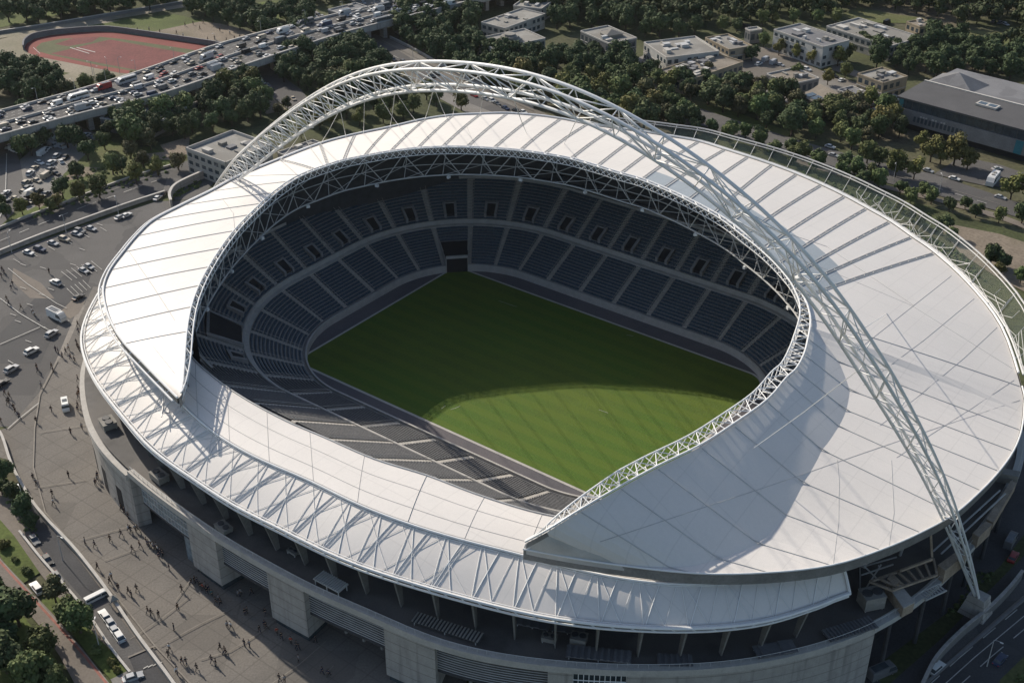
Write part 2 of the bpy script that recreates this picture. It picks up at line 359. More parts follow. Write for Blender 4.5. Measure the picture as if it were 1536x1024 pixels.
for i in range(NR-1):
    k = i/KS; h = 1.5 if k < 44 else min(2.6, 1.5+(k-44)*.16)
    a, b = roof_pt(i, 1, -.05), roof_pt(i+1, 1, -.05); dz = Vector((0, 0, h))
    fas.quad(a, b, b-dz, a-dz)
    o1 = (out[i]-inn[i]); o1.z = 0; o1 = o1.normalized()*.35 if o1.length > .1 else Vector((0, 0, 0))
    fas.quad(a+o1, b+o1, b+o1-dz, a+o1-dz); fas.quad(a+o1-dz, b+o1-dz, b-dz, a-dz)
    a, b = roof_pt(i, 0, -.05), roof_pt(i+1, 0, -.05); dz = Vector((0, 0, 1.25)); fas.quad(a, b, b-dz, a-dz)
for i in (0, NR-1):
    fas.quad(roof_pt(i, 0), roof_pt(i, 1), roof_pt(i, 1)-Vector((0, 0, 2.6)), roof_pt(i, 0)-Vector((0, 0, 2.6)))
fas.build('roof_fascia', MT['fascia'], stadium)
# seams and purlins: laid along the roof skin
def on_roof(u, v, lift):
    h = bvh_roof.ray_cast(CAM_L, ray_l(u, v))
    return h[0]+Vector((0, 0, lift)) if h[0] is not None else None
def along(px, lift, n=14):
    P = []
    for (a, b) in zip(px[:-1], px[1:]):
        for j in range(n):
            t = j/n; q = on_roof(a[0]+(b[0]-a[0])*t, a[1]+(b[1]-a[1])*t, lift)
            if q is not None: P.append(q)
    q = on_roof(*px[-1], lift)
    if q is not None: P.append(q)
    return P
for k, ((iu, iv), (ou, ov)) in enumerate(RUL):
    if k < 3 or k in (39, 40, 42) or k > 52: continue
    mb = MB(); i = k*KS
    big = 14 <= k <= 40
    if big:                                   # twin tubes with ties, as on the back roof
        d = (inn[min(i+1, NR-1)]-inn[i-1]).normalized()*.45; TT = [.02+.97*t/14 for t in range(15)]
        A_ = [roof_pt(i, t, .14)-d for t in TT]; B_ = [roof_pt(i, t, .14)+d for t in TT]
        mb.tube(A_, .09, 5); mb.tube(B_, .09, 5); q_ = MB(); q_.grid([[roof_pt(i, t, .05)-d*.8, roof_pt(i, t, .05)+d*.8] for t in TT], flip=True); q_.build('purlin_shade_strip', MT['seam'], stadium)  # grey strip stands in for the shade in the gap between the tubes
        for t in range(15): mb.tube([A_[t], B_[t]], .06, 4)
        mb.build('roof_purlin', MT['grey_steel'], stadium)
    else:
        mb.tube([roof_pt(i, .01+.985*t/14, .02) for t in range(15)], .15 if k < 41 else .13, 5)
        mb.build('roof_purlin', MT['seam'] if k < 41 else MT['grey_steel'], stadium)
SEAMS = [[(1434,408),(1334,487),(1285,526)],[(1467,443),(1386,510),(1295,578)],[(1504,483),(1446,537),(1374,597),(1320,638)],
 [(1521,570),(1458,612),(1394,653),(1345,686)],[(1530,600),(1410,640),(1293,680),(1158,727),(1024,771),(900,812)],
 [(1256,690),(1259,722),(1258,784),(1250,845)],[(1337,690),(1341,769),(1333,822)],[(1170,380),(1237,403),(1367,458),(1530,560)]]
for s_ in SEAMS: sm = MB(); sm.tube(along(s_, -.01), .075, 5); sm.build('roof_seam', MT['seam'], stadium)
for s_ in ([(190,372),(230,430),(262,480)],[(230,520),(262,560)],[(335,300),(350,320),(352,345)],[(700,190),(715,225)],[(1070,300),(1120,330),(1240,370),(1370,458)]):
    sm = MB(); sm.tube(along(s_, .04), .07, 4); sm.build('roof_seam', MT['seam'], stadium)
# cables lying from arch to roof appear with the arch

# ---- inner edge truss: two top rails with lattice, and under the back and sides a deep truss with V struts
top_ring = MB(); deep = MB(); step_ = 1
def inward(i):
    d = inn[i]-out[i]; d.z = 0
    t_ = inn[min(i+1, NR-1)]-inn[max(i-1, 0)]; t_.z = 0; nrm = Vector((t_.y, -t_.x, 0)).normalized()
    return nrm if nrm.dot(Vector((15, -10, 0))-inn[i]) > 0 else -nrm
railA, railB, railC, railD, railE = [], [], [], [], []
wid = lambda i: (1.5+2.1*min(1, max(0, (i/KS-38)/6)))*min(1, .08+i/10, .08+(NR-1-i)/14)
for i in range(0, NR):
    n_ = inward(i); railA.append(inn[i]+Vector((0, 0, .55))); railB.append(inn[i]+n_*wid(i)+Vector((0, 0, .75)))
    railC.append(inn[i]+n_*(wid(i)-.4)+Vector((0, 0, -1.6)))
    railD.append(inn[i]-n_*1.5+Vector((0, 0, -(11.0-1.5*min(1, max(0, (i/KS-14)/8)))))); railE.append(inn[i]-n_*6.0+Vector((0, 0, -8.0)))
top_ring.tube(railA, .25, 6); top_ring.tube(railB, .2, 6); top_ring.tube(railC, .13, 6)
# walk the rails at even spacing
def even(i0, i1, gap):
    res = [i0]; acc = 0
    for i in range(i0+1, i1):
        acc += (inn[i]-inn[i-1]).length
        if acc >= gap: res.append(i); acc = 0
    return res
ev = even(2, NR-2, 1.9)
for q, (a, b) in enumerate(zip(ev[:-1], ev[1:])):
    top_ring.tube([railA[a], railB[a]], .13, 4); top_ring.tube([railA[a], railB[b]] if q % 2 else [railB[a], railA[b]], .12, 4)
    top_ring.tube([railB[a], railC[b]], .12, 4); top_ring.tube([railC[a], railA[b]], .12, 4)
top_ring.build('inner_edge_truss', MT['white_steel'], stadium)
last = 47*KS
deep.tube(railD[3:last], .24, 6); deep.tube(railE[3:last], .16, 5)
ev = [i for i in even(4, last-4, 10.5)]
for q, (a, b) in enumerate(zip(ev[:-1], ev[1:])):
    topA = inn[a]+Vector((0, 0, -1.3)); topB = inn[b]+Vector((0, 0, -1.3)); mid = (a+b)//2
    deep.tube([topA, railD[mid]], .16, 5); deep.tube([railD[mid], topB], .16, 5); deep.tube([railD[mid], railE[a]], .11, 4)
    deep.tube([railE[a], roof_pt(a, .16, -1.3)], .14, 4); deep.tube([railE[a], roof_pt(b, .2, -1.3)], .14, 4); deep.tube([railD[a], roof_pt(a, .12, -1.3)], .12, 4)
    deep.tube([railD[a], railE[b]], .1, 4)
deep.build('hanging_truss', MT['grey_steel'], stadium)
for i in even(8, last-8, 21):
    lights = MB(); lights.box(railD[i]+Vector((0, 0, -1.2)), 1.1, .7, .8, random.random()*3); lights.bar(railD[i]+Vector((0, 0, -.4)), railD[i], .2, .2); lights.build('floodlight', MT['white_steel'], stadium)

# ---- outer edge rails and the glazed screen behind the back right edge
orail = MB(); kk = lambda k: min(int(k*KS), NR-1)
def outward(i): 
    t_ = out[min(i+1, NR-1)]-out[max(i-1, 0)]; t_.z = 0; nrm = Vector((t_.y, -t_.x, 0)).normalized()
    return nrm if nrm.dot(out[i]-Vector((15, -5, 0))) > 0 else -nrm
for off_, dz_, r_ in ((.3, .35, .3), (1.5, -.1, .26)):
    orail.tube([out[i]+outward(i)*off_+Vector((0, 0, dz_)) for i in range(0, kk(41))], r_, 6)
orail.tube([out[i]+outward(i)*.3+Vector((0, 0, .25)) for i in range(kk(41), NR)], .2, 6)
for i in range(2, kk(41), 2): orail.tube([out[i]+outward(i)*.3+Vector((0, 0, .35)), out[i]+outward(i)*1.5+Vector((0, 0, -.1))], .12, 4)
orail.build('roof_edge_rail', MT['white_steel'], stadium)
i0, i1 = kk(24), kk(42.5); scr = MB(); fr = MB(); T_, B_ = [], []
for i in range(i0, i1+1):
    hh = 1.2+5.6*(i-i0)/(i1-i0); o_ = outward(i)
    B_.append(out[i]+o_*1.9+Vector((0, 0, .1))); T_.append(out[i]+o_*5.2+Vector((0, 0, .5+hh)))
scr.grid([[b_, t_] for b_, t_ in zip(B_, T_)]); scr.build('glazed_screen', MT['screen'], stadium, True)
G = lambda p, q: p+(Vector((15, -5, p.z))-p).normalized()*q
fr.tube([G(t_, .2) for t_ in T_], .24, 6); fr.tube([G(t_, 1.0)-Vector((0, 0, .5)) for t_ in T_], .17, 5); fr.tube(B_, .15, 5)
for q in range(0, len(T_), 3):
    fr.tube([G(B_[q], .25), G(T_[q], .25)], .1, 5)
    if q > 40:                                # the branching lattice at the right-hand end
        for _ in range(6):
            a_ = random.randint(q, min(q+2, len(T_)-1)); b_ = random.randint(max(q-1, 0), min(q+3, len(T_)-1)); f_ = random.uniform(.35, 1)
            fr.tube([G(B_[a_], .4), G(B_[b_].lerp(T_[b_], .5*f_)+Vector((0, 0, .2)), .6), G(B_[b_].lerp(T_[b_], f_), .4)], .07, 4)
fr.build('screen_frame', MT['grey_steel'], stadium)

# ---- outline of the building as radius over angle about (15,-5)
C0 = Vector((15, -5, 0))
def polar(pts):
    L_ = sorted(((math.atan2(p.y-C0.y, p.x-C0.x), math.hypot(p.x-C0.x, p.y-C0.y)) for p in pts))
    def f(a):
        a = (a+math.pi) % (2*math.pi)-math.pi
        for q in range(len(L_)):
            a0, r0 = L_[q-1]; a1, r1 = L_[q]
            if q == 0:
                a0 -= 2*math.pi
                if a > L_[-1][0]: a -= 2*math.pi
            if a0 <= a <= a1:
                t = (a-a0)/max(a1-a0, 1e-6); return r0+(r1-r0)*t
        return L_[-1][1]
    return f
def smooth_polar(f, w=.16, n=360):
    tab = []
    for q in range(n):
        a = -math.pi+2*math.pi*q/n; s = wt = 0
        for k in range(-4, 5):
            ww = 1-abs(k)/5; s += ww*f(a+k*w/4); wt += ww
        tab.append(s/wt)
    def g(a):
        x = ((a+math.pi) % (2*math.pi))/(2*math.pi)*n; i = int(x) % n; t = x-int(x)
        return tab[i]*(1-t)+tab[(i+1) % n]*t
    return g
def pp(f, a, z, d=0.0): r = f(a)+d; return Vector((C0.x+r*math.cos(a), C0.y+r*math.sin(a), z))
ridge_px = [(269,598),(313,642),(381,684),(468,719),(512,744),(633,791),(730,818),(777,828),(908,863),(1028,878),(1150,878),(1285,865)]
ridge = [loc(u, v, 33.5) for u, v in ridge_px]
Rridge = smooth_polar(polar([p for p in ridge[:10]]+[out[kk(k)]-(out[kk(k)]-C0).normalized()*2 for k in list(range(3, 48, 2))]), .1)
eave_px = [(122,507),(133,547),(187,623),(235,680),(292,717),(356,761),(427,794),(512,838),(623,875),(720,902),(814,925),(868,934),(949,940),(1028,944),(1108,939),(1192,924),(1286,898)]
eave = [loc(u, v, 28) for u, v in eave_px]
par_px = [(124,545),(128,600),(135,640),(160,675),(196,707),(280,771),(400,846),(577,928),(640,963),(760,990),(940,1004),(1100,1000),(1200,980),(1315,942),(1400,880),(1470,800),(1515,730),(1536,690)]
par = [loc(u, v, 17) for u, v in par_px]
def back_ring(d, ks=range(6, 38, 2)): return [Vector((out[kk(k)].x, out[kk(k)].y, 0))+outward(kk(k))*d for k in ks]
Rpar = smooth_polar(polar(par+back_ring(9, range(9, 38, 2))), .12)
Reave = smooth_polar(polar(eave+back_ring(8, range(9, 38, 2))+[pp(Rpar, a/50, 0, -3) for a in range(-25, 25, 4)]), .1)
ang = lambda p: math.atan2(p.y-C0.y, p.x-C0.x)
# ---- smooth white roof over the near stand
low_in_px = [(286,520),(289,537),(327,571),(372,601),(430,632),(484,655),(560,688),(640,713),(714,741),(790,765),(860,781),(940,805),(1020,822)]
low_in = catmull([loc(u, v, 34.0) for u, v in low_in_px], 6)
lowr = MB(); NL = len(low_in); rows = []
th0 = ang(loc(262, 590, 33.5)); th1 = ang(loc(1040, 880, 33.5))
for i, p in enumerate(low_in):
    t = i/(NL-1); e_ = pp(Rridge, th0+(th1-th0)*t, 34.0)
    rows.append([p.lerp(e_, j/8)+Vector((0, 0, .5*math.sin(math.pi*j/8))) for j in range(9)])
lowr.grid(rows); lowr.build('front_roof_membrane', MT['membrane'], stadium, True)
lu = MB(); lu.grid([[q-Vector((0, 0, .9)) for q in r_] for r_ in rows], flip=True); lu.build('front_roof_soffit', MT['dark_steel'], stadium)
lt = MB(); lt.tube([r_[0]+Vector((0, 0, .1)) for r_ in rows], .22, 6); lt.tube([r_[0]-Vector((0, 0, .7)) for r_ in rows], .2, 6); lt.build('front_roof_gutter', MT['grey_steel'], stadium)
for i in range(7, NL-4, 7): ls = MB(); ls.tube([rows[i][j]+Vector((0, 0, .02)) for j in range(9)], .07 if i != 42 else .12, 4); ls.build('roof_seam', MT['seam'], stadium)
for j in (3, 6): ls = MB(); ls.tube([r_[j]+Vector((0, 0, .02)) for r_ in rows[3:]], .06, 4); ls.build('roof_seam', MT['seam'], stadium)
# ---- sloping skirt with its lattice of tubes
a_left = -math.pi-.78; a_right = ang(loc(1288, 885, 31))
NA = 220; skm = MB(); rw = []; SA = [a_left+(a_right-a_left)*q/NA for q in range(NA+1)]
def sk(a, t, lift=0.0):
    p = pp(Rridge, a, 33.4).lerp(pp(Reave, a, 28.0), t); p.z += .35*math.sin(math.pi*t)+lift*.75
    o_ = Vector((math.cos(a), math.sin(a), 0)); return p+o_*lift*.65
skm.grid([[sk(a, j/8) for j in range(9)] for a in SA], flip=True); skm.build('skirt_membrane', MT['membrane'], stadium, True)
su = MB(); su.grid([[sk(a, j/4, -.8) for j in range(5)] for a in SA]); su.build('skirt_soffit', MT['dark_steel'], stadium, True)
rail = MB()
for t_, lf, r_ in ((0, .4, .30), (-.03, .0, .24), (.05, .15, .1), (1, .7, .34), (1.06, -.2, .26), (.95, .4, .14)):
    rail.tube([sk(a, t_, lf) for a in SA], r_, 6)
for q in range(0, NA, 2): rail.tube([sk(SA[q], 0, .4), sk(SA[q+1], .05, .15)], .06, 4); rail.tube([sk(SA[q], 1, .7), sk(SA[q+1], 1.06, -.2)], .13, 4)
rail.tube([sk(SA[-1], t/6, .5) for t in range(7)], .3, 5)
rail.build('skirt_rail', MT['white_steel'], stadium)
lat = MB(); lat2 = MB(); rnd = random.Random(3); arcs = [0.0]
for q in range(NA): arcs.append(arcs[-1]+(sk(SA[q], .5)-sk(SA[q+1], .5)).length)
def a_at(s):
    for q in range(NA):
        if arcs[q+1] >= s: return SA[q]+(SA[q+1]-SA[q])*(s-arcs[q])/(arcs[q+1]-arcs[q])
    return SA[-1]
bay = 8.4; nb = int(arcs[-1]/bay); bracket_as = []
def strut(s0, t0, s1, t1, r_, l0=.14, l1=.10, mb=None, sag=.0):
    r_ *= .66; l0 = min(l0, .9); l1 = min(l1, .6)
    P = []
    for k in range(6):
        t = k/5; P.append(sk(a_at(min(max(s0+(s1-s0)*t, 0), arcs[-1]-.01)), t0+(t1-t0)*t, l0+(l1-l0)*t+sag*math.sin(math.pi*t)))
    (mb or lat).tube(P, r_, 4)
shadow_end = nb-6
for b in range(nb):
    s = b*bay; bracket_as.append(s)
    r_ = rnd.random
    strut(s, 0, s, 1, .12)
    strut(s+bay*.5, 0, s+bay*.02, 1, .17); strut(s+bay*.06, 0, s+bay*.5, 1, .13)
    if b < nb-9:
        strut(s+bay*.95, .02, s-bay*.35, .98, .09); strut(s-bay*.3, .03, s+bay*.9, .97, .09); strut(s+bay*.62, 0, s+bay*.1, 1, .12)
        if b % 3 == 0:
            for k in range(2): strut(s+bay*(.60+.12*k), 0, s-bay*(.1+.05*k), 1, .1)
    else: strut(s+bay*.9, 0, s+bay*.45, 1, .1)
lat.build('skirt_lattice', MT['white_steel'], stadium)

# ---- wall behind, terrace deck, eave brackets
Rwall = lambda a: min(Rridge(a)-3.5, Reave(a)-15 if -2.3 < a < -.3 else 1e9, Rpar(a)-15)
ALL = [-math.pi+2*math.pi*q/240 for q in range(241)]
def roof_over(p, other):
    h = bvh_roof.ray_cast(Vector((p.x, p.y, 17)), Vector((0, 0, 1))); return h[0].z-1.25 if h[0] is not None else other
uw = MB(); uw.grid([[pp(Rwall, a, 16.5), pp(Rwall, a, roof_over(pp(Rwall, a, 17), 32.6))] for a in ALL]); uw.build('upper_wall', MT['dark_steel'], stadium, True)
tr = MB(); tr.grid([[pp(Rwall, a, 17.0, -.5), pp(Rwall, a, 17.0, 7), pp(Rpar, a, 17.0, -.4)] for a in ALL], flip=True); tr.build('terrace_deck', MT['deck'], stadium)
FR = [-math.pi+ (q/260)*(math.pi+.95) for q in range(261)]
for s in bracket_as[1:]:
    a = a_at(s); tan = Vector((-math.sin(a), math.cos(a), 0))
    tip = sk(a, 1, -.5); foot = pp(Reave, a, 17.0, -3.2); hd = sk(a, .72, -.9)
    if tip.z < 10: continue
    mb = MB(); w_ = tan*.28
    mb.hexa([foot-w_*.5, foot+w_*.5, foot+w_*.5-Vector((math.cos(a), math.sin(a), 0))*1.2, foot-w_*.5-Vector((math.cos(a), math.sin(a), 0))*1.2], [tip-w_*.9, tip+w_*.9, hd+w_*.9, hd-w_*.9])
    mb.build('eave_bracket', MT['fascia'], stadium)
# columns below the bare right-hand edge of the roof
for k in range(0, 9):
    a = a_right+.07+k*.085; mb = MB(); o_ = Vector((math.cos(a), math.sin(a), 0))
    mb.tube([pp(Rwall, a, 17, 4.5), pp(Rwall, a, 30, 6), pp(Rridge, a, 35.4, -1.6)], [.35, .35, .3], 6); mb.tube([pp(Rwall, a, 33, 0), pp(Rridge, a, 35.2, -1.6)], .2, 5)
    mb.build('eave_column', MT['grey_steel'], stadium)

# ---- parapet cornice and outer wall
cor = MB()
def cornice(a0, a1, z0, z1, d_in=-1.1, d_out=.55, mb=None):
    n_ = max(int(abs(a1-a0)/.02), 2); rows = []
    for q in range(n_+1):
        a = a0+(a1-a0)*q/n_; rows.append([pp(Rpar, a, z0, d_in), pp(Rpar, a, z0, d_out), pp(Rpar, a, z1, d_out), pp(Rpar, a, z1, d_in), pp(Rpar, a, z0, d_in)])
    mb = mb or cor; mb.grid(rows, flip=True); mb.add(rows[0][:4], [(0, 1, 2, 3)]); mb.add(rows[-1][:4], [(3, 2, 1, 0)])
pa = lambda u, v, z=17: ang(loc(u, v, z))
aS = pa(196, 707); aP = {'0': (pa(282,771), pa(327,799)), '1': (pa(401,846), pa(456,876)), '2': (pa(577,928), pa(650,967)), '3': (pa(822,996), pa(860,1001))}
aR = pa(1316, 942)
cornice(aS, aR, 15.9, 17.5); rc_ = MB(); cornice(aR, 1.4, 16.0, 17.4, -1.3, .55, rc_); rc_.build('parapet_coping', MT['wall_white'], stadium); cornice(-math.pi-1.0, aS-.002, 14.6, 16.2, -.6, 1.0)  # right coping in white render, standing in for light on this rim
cor.build('parapet_coping', MT['conc_lip'], stadium)
cr = MB()
for d_, z_ in ((-.2, 18.5),): cr.tube([pp(Rpar, aS+(1.3-aS)*q/200, z_, d_) for q in range(201)], .07, 4)
for q in range(0, 201, 1): a = aS+(1.3-aS)*q/200; cr.tube([pp(Rpar, a, 17.4, -.2), pp(Rpar, a, 18.5, -.2)], .05, 4)
cr.build('guard_rail', MT['grey_steel'], stadium)
def wall(a0, a1, z0, z1, d0, d1, name, m, top=True):
    mb = MB(); n_ = max(int(abs(a1-a0)/.015), 1); rows = []
    for q in range(n_+1):
        a = a0+(a1-a0)*q/n_; rows.append([pp(Rpar, a, z0, d0), pp(Rpar, a, z0, d1), pp(Rpar, a, z1, d1), pp(Rpar, a, z1, d0), pp(Rpar, a, z0, d0)])
    mb.grid(rows, flip=True); mb.add(rows[0][:4], [(0, 1, 2, 3)]); mb.add(rows[-1][:4], [(3, 2, 1, 0)])
    return mb.build(name, m, stadium)
for k, (a0, a1) in aP.items():
    wall(a0, a1, 1.8, 15.9, -11, .05, 'concrete_pier', MT['conc']); wall(a0+.004, a1-.004, -.3, 1.8, -10.5, -.5, 'pier_base', MT['glass'])
gaps = [(aS+.012, aP['0'][0], 'bayglass'), (aP['0'][1], aP['1'][0], 'louvre'), (aP['1'][1], aP['2'][0], 'louvre'), (aP['2'][1], aP['3'][0], 'louvre')]
for a0, a1, m_ in gaps:
    wall(a0, a1, 8.2, 15.9, -2.6, -1.5, 'wall_panel', MT[m_])
    lv = MB()
    if m_ == 'louvre':
        for z_ in range(11):
            n_ = 24; lv.tube([pp(Rpar, a0+(a1-a0)*q/n_, 8.5+z_*.68, -1.42) for q in range(n_+1)], .1, 4)
    else:
        for z_ in (8.3, 10.2, 12.1, 14.0, 15.7): lv.tube([pp(Rpar, a0+(a1-a0)*q/16, z_, -1.42) for q in range(17)], .12, 4)
        for q in range(17): a = a0+(a1-a0)*q/16; lv.tube([pp(Rpar, a, 8.3, -1.42), pp(Rpar, a, 15.8, -1.42)], .08, 4)
    lv.build('panel_frame', MT['grey_steel'], stadium)
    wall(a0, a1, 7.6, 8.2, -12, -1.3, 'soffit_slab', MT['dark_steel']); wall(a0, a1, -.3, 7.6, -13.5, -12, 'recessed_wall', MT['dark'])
    for q in range(1, 4):
        a = a0+(a1-a0)*q/4; mb = MB(); mb.tube([pp(Rpar, a, -.3, -7), pp(Rpar, a, 7.7, -7)], .4, 8); mb.build('undercroft_column', MT['conc'], stadium)
wall(aP['0'][0]-.045, aP['0'][0]-.012, -.3, 8.0, -5, -1.6, 'entrance_lobby', MT['bayglass'])
aG1 = pa(941, 1004)
wall(aP['3'][1], aG1, 6, 15.9, -2.2, -.9, 'wall_panel', MT['glass']); wall(aP['3'][1], aG1, -.3, 6, -6, -4.5, 'recessed_wall', MT['dark'])
gf = MB()
for z_ in (6.2, 8, 9.8, 11.6, 13.4, 15.2): gf.tube([pp(Rpar, aP['3'][1]+(aG1-aP['3'][1])*q/10, z_, -.3) for q in range(11)], .14, 4)
for q in range(11): a = aP['3'][1]+(aG1-aP['3'][1])*q/10; gf.tube([pp(Rpar, a, 6, -.3), pp(Rpar, a, 15.6, -.3)], .1, 4)
gf.build('balcony_frame', MT['white_steel'], stadium)
wall(aG1, aR, -.3, 15.9, -3, .1, 'concrete_wall', MT['conc'])
wall(aR+.004, 1.5, -.3, 16.0, -9, -7.5, 'recessed_wall', MT['dark'])
wall(-math.pi-1.0, aS, -.3, 14.6, -3, .3, 'concrete_wall', MT['conc'])
sl = MB()
for a_ in (pa(134,640,14)-.0, pa(150,680,12), pa(170,710,12)):
    sl.hexa([pp(Rpar, a_+d, .0, .36) for d in (-.012, .012)]+[pp(Rpar, a_+d, .0, .3) for d in (.012, -.012)], [pp(Rpar, a_+d, 7.5, .36) for d in (-.012, .012)]+[pp(Rpar, a_+d, 7.5, .3) for d in (.012, -.012)])
sl.build('doorway', MT['dark'], stadium)
for q in range(14):
    a = aR+.05+q*.1; mb = MB(); mb.tube([pp(Rpar, a, -.3, -1.2), pp(Rpar, a, 16, -1.2)], .5, 8); mb.build('undercroft_column', MT['dark_steel'], stadium)

# ---- seating bowl: rounded rectangle offset outwards
A0, B0_, RC = 67.0, 45.0, 31.0
base = []
def seg(p, q, n, nrm):
    for k in range(n): base.append((p.lerp(q, k/n), nrm))
def arc(c, a0, n):
    for k in range(n):
        a = a0+math.pi/2*k/n; d = Vector((math.cos(a), math.sin(a), 0)); base.append((c+d*RC, d))
X, Y = A0-RC, B0_-RC
base = []
arc(Vector((-X, -Y, 0)), math.pi, 48); seg(Vector((-X, -B0_, 0)), Vector((X, -B0_, 0)), 40, Vector((0, -1, 0)))
arc(Vector((X, -Y, 0)), -math.pi/2, 48); seg(Vector((A0, -Y, 0)), Vector((A0, Y, 0)), 18, Vector((1, 0, 0)))
arc(Vector((X, Y, 0)), 0, 48); seg(Vector((X, B0_, 0)), Vector((-X, B0_, 0)), 40, Vector((0, 1, 0)))
arc(Vector((-X, Y, 0)), math.pi/2, 48); seg(Vector((-A0, Y, 0)), Vector((-A0, -Y, 0)), 18, Vector((-1, 0, 0)))
NB_ = len(base)
def bp(x, off, z):                          # x: position along the ring in base units (float)
    i = int(math.floor(x)) % NB_; t = x-math.floor(x); p0, n0_ = base[i]; p1, n1_ = base[(i+1) % NB_]
    p = p0.lerp(p1, t); n_ = n0_.lerp(n1_, t); return Vector((p.x+n_.x*off, p.y+n_.y*off, z))
FRONT = [bp(i, 37, 0).y < -62 and bp(i, 37, 0).x > -50 for i in range(NB_)]
def ring_strip(mb, profile, m=0, only=None):           # profile: list of (off, z)
    if only is None: mb.grid([[bp(i, o, z) for o, z in profile] for i in range(NB_)], m, closed=True); return
    run = []
    for i in list(range(NB_))+[0, 1]:
        if FRONT[i % NB_] == only: run.append([bp(i, o, z) for o, z in profile])
        else:
            if len(run) > 1: mb.grid(run, m)
            run = []
    if len(run) > 1: mb.grid(run, m)
N1, N2 = 14, 13
low_prof = [(0, 1.7)]; D1 = 16.0/N1; H1 = 7.6/N1
for k in range(N1): low_prof += [(k*D1+.6, 1.7+k*H1) if k == 0 else (k*D1, 1.7+k*H1), ((k+1)*D1, 1.7+k*H1)]
up0, zu0 = 18.0, 11.0; D2 = 14.5/N2; H2 = 9.0/N2; up_prof = []
for k in range(N2): up_prof += [(up0+k*D2, zu0+k*H2), (up0+(k+1)*D2, zu0+k*H2)]
mb = MB(); ring_strip(mb, low_prof); mb.build('lower_tier', MT['step'], stadium)
mb = MB(); ring_strip(mb, up_prof+[(32.5, zu0+9.0)]); ring_strip(mb, [q for k in range(N2, N2+6) for q in ((up0+k*D2, zu0+k*H2), (up0+(k+1)*D2, zu0+k*H2))], only=True); mb.build('upper_tier', MT['step'], stadium)
mb = MB(); ring_strip(mb, [(-.25, 0), (-.25, 2.6), (.25, 2.6), (.25, 1.6)]); mb.build('pitch_side_wall', MT['conc_lip'], stadium)
mb = MB(); ring_strip(mb, [(16.0, 9.3-H1), (16.0, 9.7), (17.4, 9.7), (17.4, 11.3), (17.9, 11.3), (17.9, 10.9)]); mb.build('gangway_wall', MT['conc_lip'], stadium)
mb = MB(); ring_strip(mb, [(32.5, 19.4), (32.5, 20.9), (33.1, 20.9), (33.1, 20.0), (37.0, 20.0)], only=False); mb.build('rim_wall', MT['conc_lip'], stadium)
mb = MB()
for i in range(NB_):
    y_ = min(bp(i, 37, 0).y, bp(i+1, 37, 0).y); x_ = bp(i, 37, 0).x; zt = 24.5 if y_ < -62 and x_ > -48 else min(roof_over(bp(i, 37, 0), 40.0), roof_over(bp(i+1, 37, 0), 40.0))
    if FRONT[i]: continue
    mb.quad(bp(i, 37, 17), bp(i+1, 37, 17), bp(i+1, 37, zt), bp(i, 37, zt))
mb.build('concourse_wall', MT['dark_steel'], stadium)
mb = MB(); ring_strip(mb, [(37.0, 21.8), (35.6, 21.8), (35.6, 23.0), (37.0, 23.0)], only=False); mb.build('box_front', MT['dark_steel'], stadium)
# aisles every ~12 m on the gangway, seat blocks between them
cum = [0.0]
for i in range(NB_): cum.append(cum[-1]+(bp(i+1, 16, 0)-bp(i, 16, 0)).length)
def x_at(s):
    s %= cum[-1]
    for i in range(NB_):
        if cum[i+1] >= s: return i+(s-cum[i])/(cum[i+1]-cum[i])
    return 0.0
def s_of(p):                                 # distance along the gangway of the ring position nearest p
    return min(range(NB_), key=lambda i: (bp(i, 16, 0)-Vector((p.x, p.y, 0))).length)
NBLK = 38; gapS = cum[-1]/NBLK; s_tun = cum[s_of(loc(677, 350, 8))]
offS = s_tun-gapS/2
def strip_rows(name, o0, z0, D, Hh, n, xs, r0=0):
    mb = MB()
    for k in range(r0, n):
        rows = []
        for x in xs:
            o = o0+k*D; z = z0+k*Hh
            rows.append([bp(x, o+D*.34, z+.05), bp(x, o+D*.34, z+.42), bp(x, o+D*.66, z+.45), bp(x, o+D*.72, z+.66), bp(x, o+D*.78, z+.66), bp(x, o+D*.78, z+.02)])
        mb.grid(rows)
    return mb.build(name, MT['seat'], stadium)
def bench_rows(name, o0, z0, D, Hh, n, xs, r0=0):
    mb = MB()
    for k in range(r0, n):
        o = o0+k*D; z = z0+k*Hh
        mb.grid([[bp(x, o+D*.22, z+.02), bp(x, o+D*.22, z+.50), bp(x, o+D*.52, z+.54), bp(x, o+D*.52, z+.02)] for x in xs])
    return mb.build(name, MT['bench'], stadium)
def xs_between(sa, sb, n=9):
    out_ = []
    for k in range(n):
        x = x_at(sa+(sb-sa)*k/(n-1))
        if out_ and x < out_[-1]-1: x += NB_
        out_.append(x)
    return out_
def aisle(o0, z0, D, Hh, n, s, w=.75, r0=0):
    mb = MB(); rows = []
    x0, x1 = x_at(s-w), x_at(s+w)
    if x1 < x0: x1 += NB_
    for k in range(r0*2, n*2):
        o = o0+k*D/2; z = z0+(k//2)*Hh+(Hh*.5 if k % 2 else 0)+.1
        for (o_, z_) in ((o, z), (o+D/2, z)): rows.append([bp(x0, o_, z_), bp((x0+x1)/2, o_, z_), bp(x1, o_, z_)])
    mb.grid(rows)
    for x in (x0, x1):
        mb.tube([bp(x, o0+r0*D, z0+r0*Hh+1.0), bp(x, o0+n*D, z0+n*Hh+1.0)], .06, 4)
    mb.build('aisle_stair', MT['aisle'], stadium)
dark_gate_s = cum[s_of(loc(345, 520, 12))]
